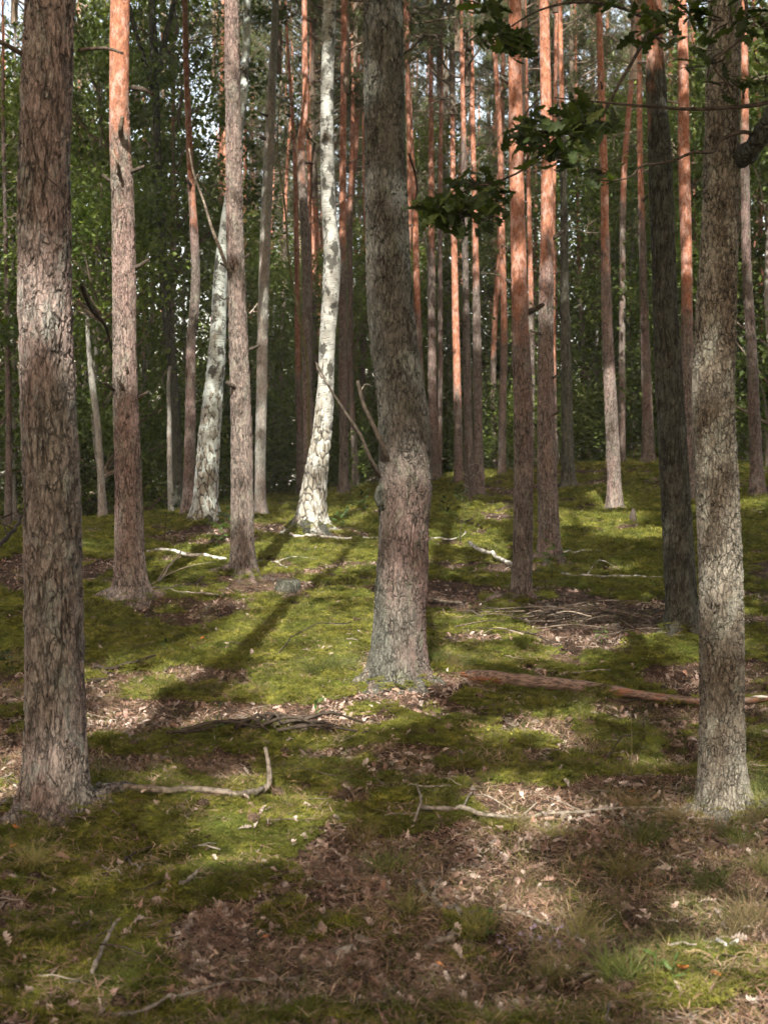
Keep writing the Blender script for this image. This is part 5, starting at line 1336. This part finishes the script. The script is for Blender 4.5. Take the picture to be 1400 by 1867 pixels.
for k, (px, py, h, lb) in enumerate([(1150, 1400, 115, 'tall pale grass stem left of the pale oak'), (1245, 1420, 130, 'tall thin grass stem touching the oak on its left'), (1160, 1590, 90, 'pale seed stem rising from the big grass tuft'), (830, 1480, 150, 'very thin pale grass stem leaning left in the centre'),
                                     (660, 1545, 75, 'pale stem in the wispy centre tuft'), (1065, 1640, 110, 'thin pale stem in the grass right of centre')]):
    c = G(px, py); hh = h / F * c[1]; gg = np.random.default_rng(k)
    q = curve_pts([[0, 0, 0], [gg.normal() * .02, 0, hh * .5], [(-.35 if k == 3 else gg.normal() * .12) * hh, 0, hh]], 9)
    A = Acc().add(*tube(q, np.linspace(.0016, .0008, 9), 4))
    for j in range(10): 
        b = q[-1] + (q[-2] - q[-1]) * j * .12; A.add(*tube([b, b + gg.normal(size=3) * .008], [.001, .0015], 3))
    link('tall_grass', A.mesh('tall_grass', [M['dry_grass']]), None, c, lb, 'grass stem', kind='thing')
c0 = G(975, 1735); root = link('flowering_heather', None, None, c0, 'small patch of pale purple flowers near the greyish white stick', 'flowers'); g = np.random.default_rng(8)
fm = Acc()
for k in range(5):
    a = k * 1.257; fm.add(np.array([[0, 0, 0], [math.cos(a - .4) * .006, math.sin(a - .4) * .006, .002], [math.cos(a) * .010, math.sin(a) * .010, .003], [math.cos(a + .4) * .006, math.sin(a + .4) * .006, .002]]), np.array([[0, 1, 2, 3]]))
fm = fm.mesh('blossom', [M['flower']], False)
for k in range(13):
    x, y = g.normal() * .05, g.normal() * .08; zz = gz(c0[0] + x, c0[1] + y) - c0[2]; h = g.uniform(.03, .09)
    st = link('stem', Acc().add(*tube([[0, 0, 0], [.004, 0, h * .5], [g.normal() * .01, 0, h]], [.0012, .001, .0008], 4)).mesh('stem', [M['herb']]), root, (x, y, zz))
    for j in range(3):
        o = link('blossom', fm, st, (g.normal() * .008, g.normal() * .008, h * (1 - j * .12))); o.rotation_euler = (g.normal() * .6, g.normal() * .6, g.uniform(0, 6)); o.scale = (.9,) * 3
# dead sapling on the rise
c0 = G(858, 918); root = link('dead_sapling', None, None, c0, 'bare dead sapling with crossing twigs in front of the pale pink brown pine', 'sapling'); dd_ = c0[1]
def free(pts, r0, r1, n=12, seg=6):
    q = curve_pts([P(*p_) if len(p_) == 3 else p_ for p_ in pts], n)
    return q, np.linspace(r0, r1, n), seg
def fbranch(name, root, pts, r0, r1, material, seg=6, n=14):
    q, rr, s_ = free(pts, r0, r1, n, seg); b = np.array(root.matrix_world.translation) if False else np.array(root.location)
    return link(name, Acc().add(*tube(q - b, rr, s_, .15, 3)).mesh(name, [M[material]]), root), q
fbranch('stem', root, [(858, 918, dd_), (856, 880, dd_), (852, 845, dd_), (853, 800, dd_)], .025, .008, 'twig')
for pts_ in [[(857, 870, dd_), (845, 864, dd_), (838, 862, dd_ - .1)], [(856, 875, dd_), (868, 862, dd_), (880, 858, dd_)], [(853, 850, dd_), (870, 845, dd_), (882, 852, dd_)], [(855, 890, dd_), (842, 882, dd_), (835, 884, dd_)], [(853, 835, dd_), (862, 822, dd_), (868, 826, dd_)]]:
    fbranch('twig', root, pts_, .009, .003, 'pale_stick', 5, 7)
# broken snag and thin bent saplings in the left half
c0 = G(313, 945); root = link('dead_snag', None, None, P(313, 942, 25), 'narrow broken grey snag left of the crooked pine', 'snag')
fbranch('trunk', root, [(313, 948, 25), (310, 860, 25), (309, 760, 25), (308, 690, 25), (310, 668, 25)], .055, .028, 'bark_grey', 10, 20)
root = link('thin_sapling', None, None, P(562, 900, 24), 'thin yellowish sapling bending between the grey trunk and the sunlit pine', 'sapling')
fbranch('stem', root, [(562, 930, 24), (563, 760, 24), (558, 640, 24), (542, 560, 24), (528, 480, 24), (520, 380, 24), (506, 260, 24), (511, 170, 24)], .028, .012, 'dry_grass', 7, 40)
# ------------------------------------------------------------------ branches on the near trees
def tree(i): return TREES[i][0]
T1, T2, T3, T4, T5 = tree(0), tree(1), tree(2), tree(3), tree(4)
fbranch('branch', T1, [(55, 108, 6.45), (30, 92, 6.4), (-10, 72, 6.3), (-60, 60, 6.2)], .014, .006, 'twig', 7)
fbranch('branch', T1, [(145, 92, 6.45), (175, 88, 6.4), (200, 89, 6.35), (224, 97, 6.3)], .010, .006, 'twig', 7)
fbranch('branch', T1, [(48, 190, 6.3), (58, 250, 6.2), (75, 310, 6.2), (110, 345, 6.2), (140, 385, 6.2)], .006, .002, 'dark_stick', 6)
fbranch('branch', T1, [(150, 520, 6.6), (165, 560, 6.9), (190, 590, 7.2), (205, 640, 7.6)], .012, .005, 'dark_stick', 6)
fbranch('stub', T2, [(222, 248, 13.40), (221, 235, 13.25), (224, 212, 13.2)], .028, .020, 'twig', 8)
fbranch('stub', T2, [(218, 312, 13.4), (214, 295, 13.2), (205, 274, 13.2)], .018, .010, 'twig', 8)
fbranch('branch', T2, [(243, 160, 13.5), (262, 163, 13.4), (280, 172, 13.3)], .03, .015, 'dark_stick', 7)
fbranch('stub', T2, [(208, 712, 13.4), (198, 702, 13.3), (188, 698, 13.2)], .016, .010, 'dark_stick', 7)
fbranch('branch', T3, [(700, 880, 9.3), (690, 862, 9.22), (676, 838, 9.15), (655, 790, 9.1), (625, 745, 9.1), (600, 705, 9.1), (578, 662, 9.1)], .017, .005, 'dark_stick', 9, 26)
fbranch('branch', T3, [(712, 850, 9.2), (697, 812, 9.1), (680, 775, 9.1), (662, 735, 9.1), (652, 694, 9.1)], .021, .011, 'dark_stick', 9, 22)
fbranch('twig', T3, [(601, 706, 9.1), (588, 680, 9.05), (590, 655, 9.0)], .008, .003, 'pale_stick', 5, 7)
fbranch('twig', T3, [(588, 690, 9.1), (580, 676, 9.15), (576, 660, 9.2)], .006, .002, 'twig', 5, 7)
fbranch('twig', T3, [(655, 720, 9.1), (668, 700, 9.1), (680, 706, 9.1)], .005, .002, 'pale_stick', 5, 7)
root = T4
fbranch('branch', root, [(426, 500, 14.9), (419, 494, 14.8), (402, 455, 14.7), (388, 420, 14.8), (372, 368, 14.9), (352, 310, 15), (345, 270, 15)], .022, .008, 'grey_stick', 7, 40)
# burl on the knee of the central pine
q = P(694, 905, 9.22) - np.array(T3.location); th = np.linspace(0, np.pi, 9)
link('burl', Acc().add(*tube([q + [0.03, 0, -.09], q + [0, 0, -.05], q + [-.005, 0, 0], q + [0, 0, .05], q + [.03, 0, .09]], [.012, .026, .030, .026, .012], 12, .35, 2)).mesh('burl', [M['bark_dark']]), T3)
fbranch('branch', T3, [(745, 280, 9.3), (755, 310, 9.35), (760, 345, 9.4), (757, 370, 9.4)], .010, .006, 'dark_stick', 6)
fbranch('stub', T4, [(420, 540, 14.9), (406, 545, 14.8), (396, 535, 14.8)], .010, .006, 'dark_stick', 5)
fbranch('stub', T4, [(455, 572, 14.9), (464, 562, 14.9), (470, 553, 14.9)], .010, .006, 'pale_stick', 5)
fbranch('stub', TREES[7][0], [(984, 500, 16.9), (974, 494, 16.8), (966, 490, 16.8)], .008, .005, 'twig', 5)
fbranch('stub', TREES[7][0], [(1008, 500, 16.9), (1018, 496, 16.8), (1024, 494, 16.8)], .008, .005, 'twig', 5)
# the oak's leafy branches
lm = [leaf_mesh('leaf', M['leaf_oak'], 470 + i, True, .098, .036, .25, .25) for i in range(4)]
g = np.random.default_rng(12)
def leafy(pts, r0, r1, blobs, dd, seg=7, n=26):
    o, q = fbranch('branch', T5, pts, r0, r1, 'dark_stick' if r0 < .03 else 'bark_dark', seg, n)
    b = np.array(T5.location)
    for (cx, cy, rx, ry, nl) in blobs:
        A = Acc()
        for k in range(nl):
            a = g.uniform(0, 6.28); rr = math.sqrt(g.random()); rr *= 1.25; px = cx + math.cos(a) * rx * rr; py = cy + math.sin(a) * ry * rr
            c = P(px, py, dd + g.normal() * .14)
            lo = link('leaf', lm[g.integers(0, 4)], o, c - b); s_ = g.uniform(.65, 1.2); lo.scale = (s_,) * 3
            lo.rotation_euler = (g.normal() * .55, g.normal() * .45 + .25, g.uniform(0, 6.28))
            if k % 3 == 0:
                e = c; s0 = P(cx + (px - cx) * .2, cy + (py - cy) * .2, dd)
                link('twig', Acc().add(*tube([s0 - b, (s0 + e) / 2 - b + g.normal(size=3) * .01, e - b], [.0045, .0035, .002], 4, cap=False)).mesh('twig', [M['dark_stick']]), o)
leafy([(1335, 292, 6.6), (1360, 282, 6.45), (1382, 255, 6.3), (1402, 222, 6.2), (1440, 130, 6.1)], .040, .028, [(1395, 130, 30, 40, 8)], 6.2, 9)
leafy([(1430, 178, 6.1), (1385, 190, 6.1), (1330, 196, 6.1), (1250, 199, 6.1), (1180, 194, 6.1), (1100, 187, 6.1), (1010, 178, 6.1)], .011, .003, [(1055, 195, 34, 20, 9)], 6.1)
leafy([(1375, 245, 6.3), (1345, 242, 6.2), (1318, 252, 6.2), (1294, 278, 6.1), (1262, 278, 6.1), (1232, 291, 6.1), (1200, 299, 6.1), (1168, 302, 6.1), (1155, 318, 6.1), (1100, 329, 6.1), (1078, 324, 6.1)], .010, .003, [(1085, 322, 34, 14, 12)], 6.1)
leafy([(1190, 40, 6.3), (1165, 90, 6.2), (1130, 150, 6.1), (1095, 210, 6.1), (1040, 232, 6.0), (1000, 265, 6.0), (960, 305, 6.0), (915, 328, 6.0), (870, 338, 6.0), (800, 372, 6.0), (770, 375, 6.0)], .009, .003,
      [(1020, 235, 64, 34, 80), (965, 262, 40, 30, 30), (1090, 222, 36, 22, 22), (1010, 290, 40, 20, 22), (845, 392, 62, 28, 70), (870, 338, 44, 22, 30), (800, 378, 40, 22, 26), (900, 372, 26, 24, 14)], 6.0)
leafy([(1190, 40, 6.3), (1120, 10, 6.2), (1040, 5, 6.1), (960, 30, 6.0), (915, 60, 6.0)], .009, .003, [(915, 70, 40, 24, 34), (950, 88, 24, 20, 16), (885, 12, 30, 16, 18), (1190, 66, 44, 22, 16), (1210, 20, 60, 24, 18), (1080, 8, 30, 14, 8)], 6.1)
leafy([(1330, -30, 6.5), (1360, 20, 6.1), (1350, 70, 6.0), (1300, 120, 6.0), (1335, 160, 6.0)], .012, .004, [(1330, 40, 60, 40, 26), (1290, 120, 40, 30, 14), (1345, 160, 40, 20, 12), (1255, 10, 40, 22, 12), (1385, 50, 30, 40, 14)], 6.1)
for o in C.objects:
    if o.name.split('.')[0] in ('branch', 'stub', 'burl', 'stump', 'trunk', 'root', 'stem', 'crown') and 'turn_height' not in o:
        o['turn_height'] = 60.0
bpy.context.view_layer.update()
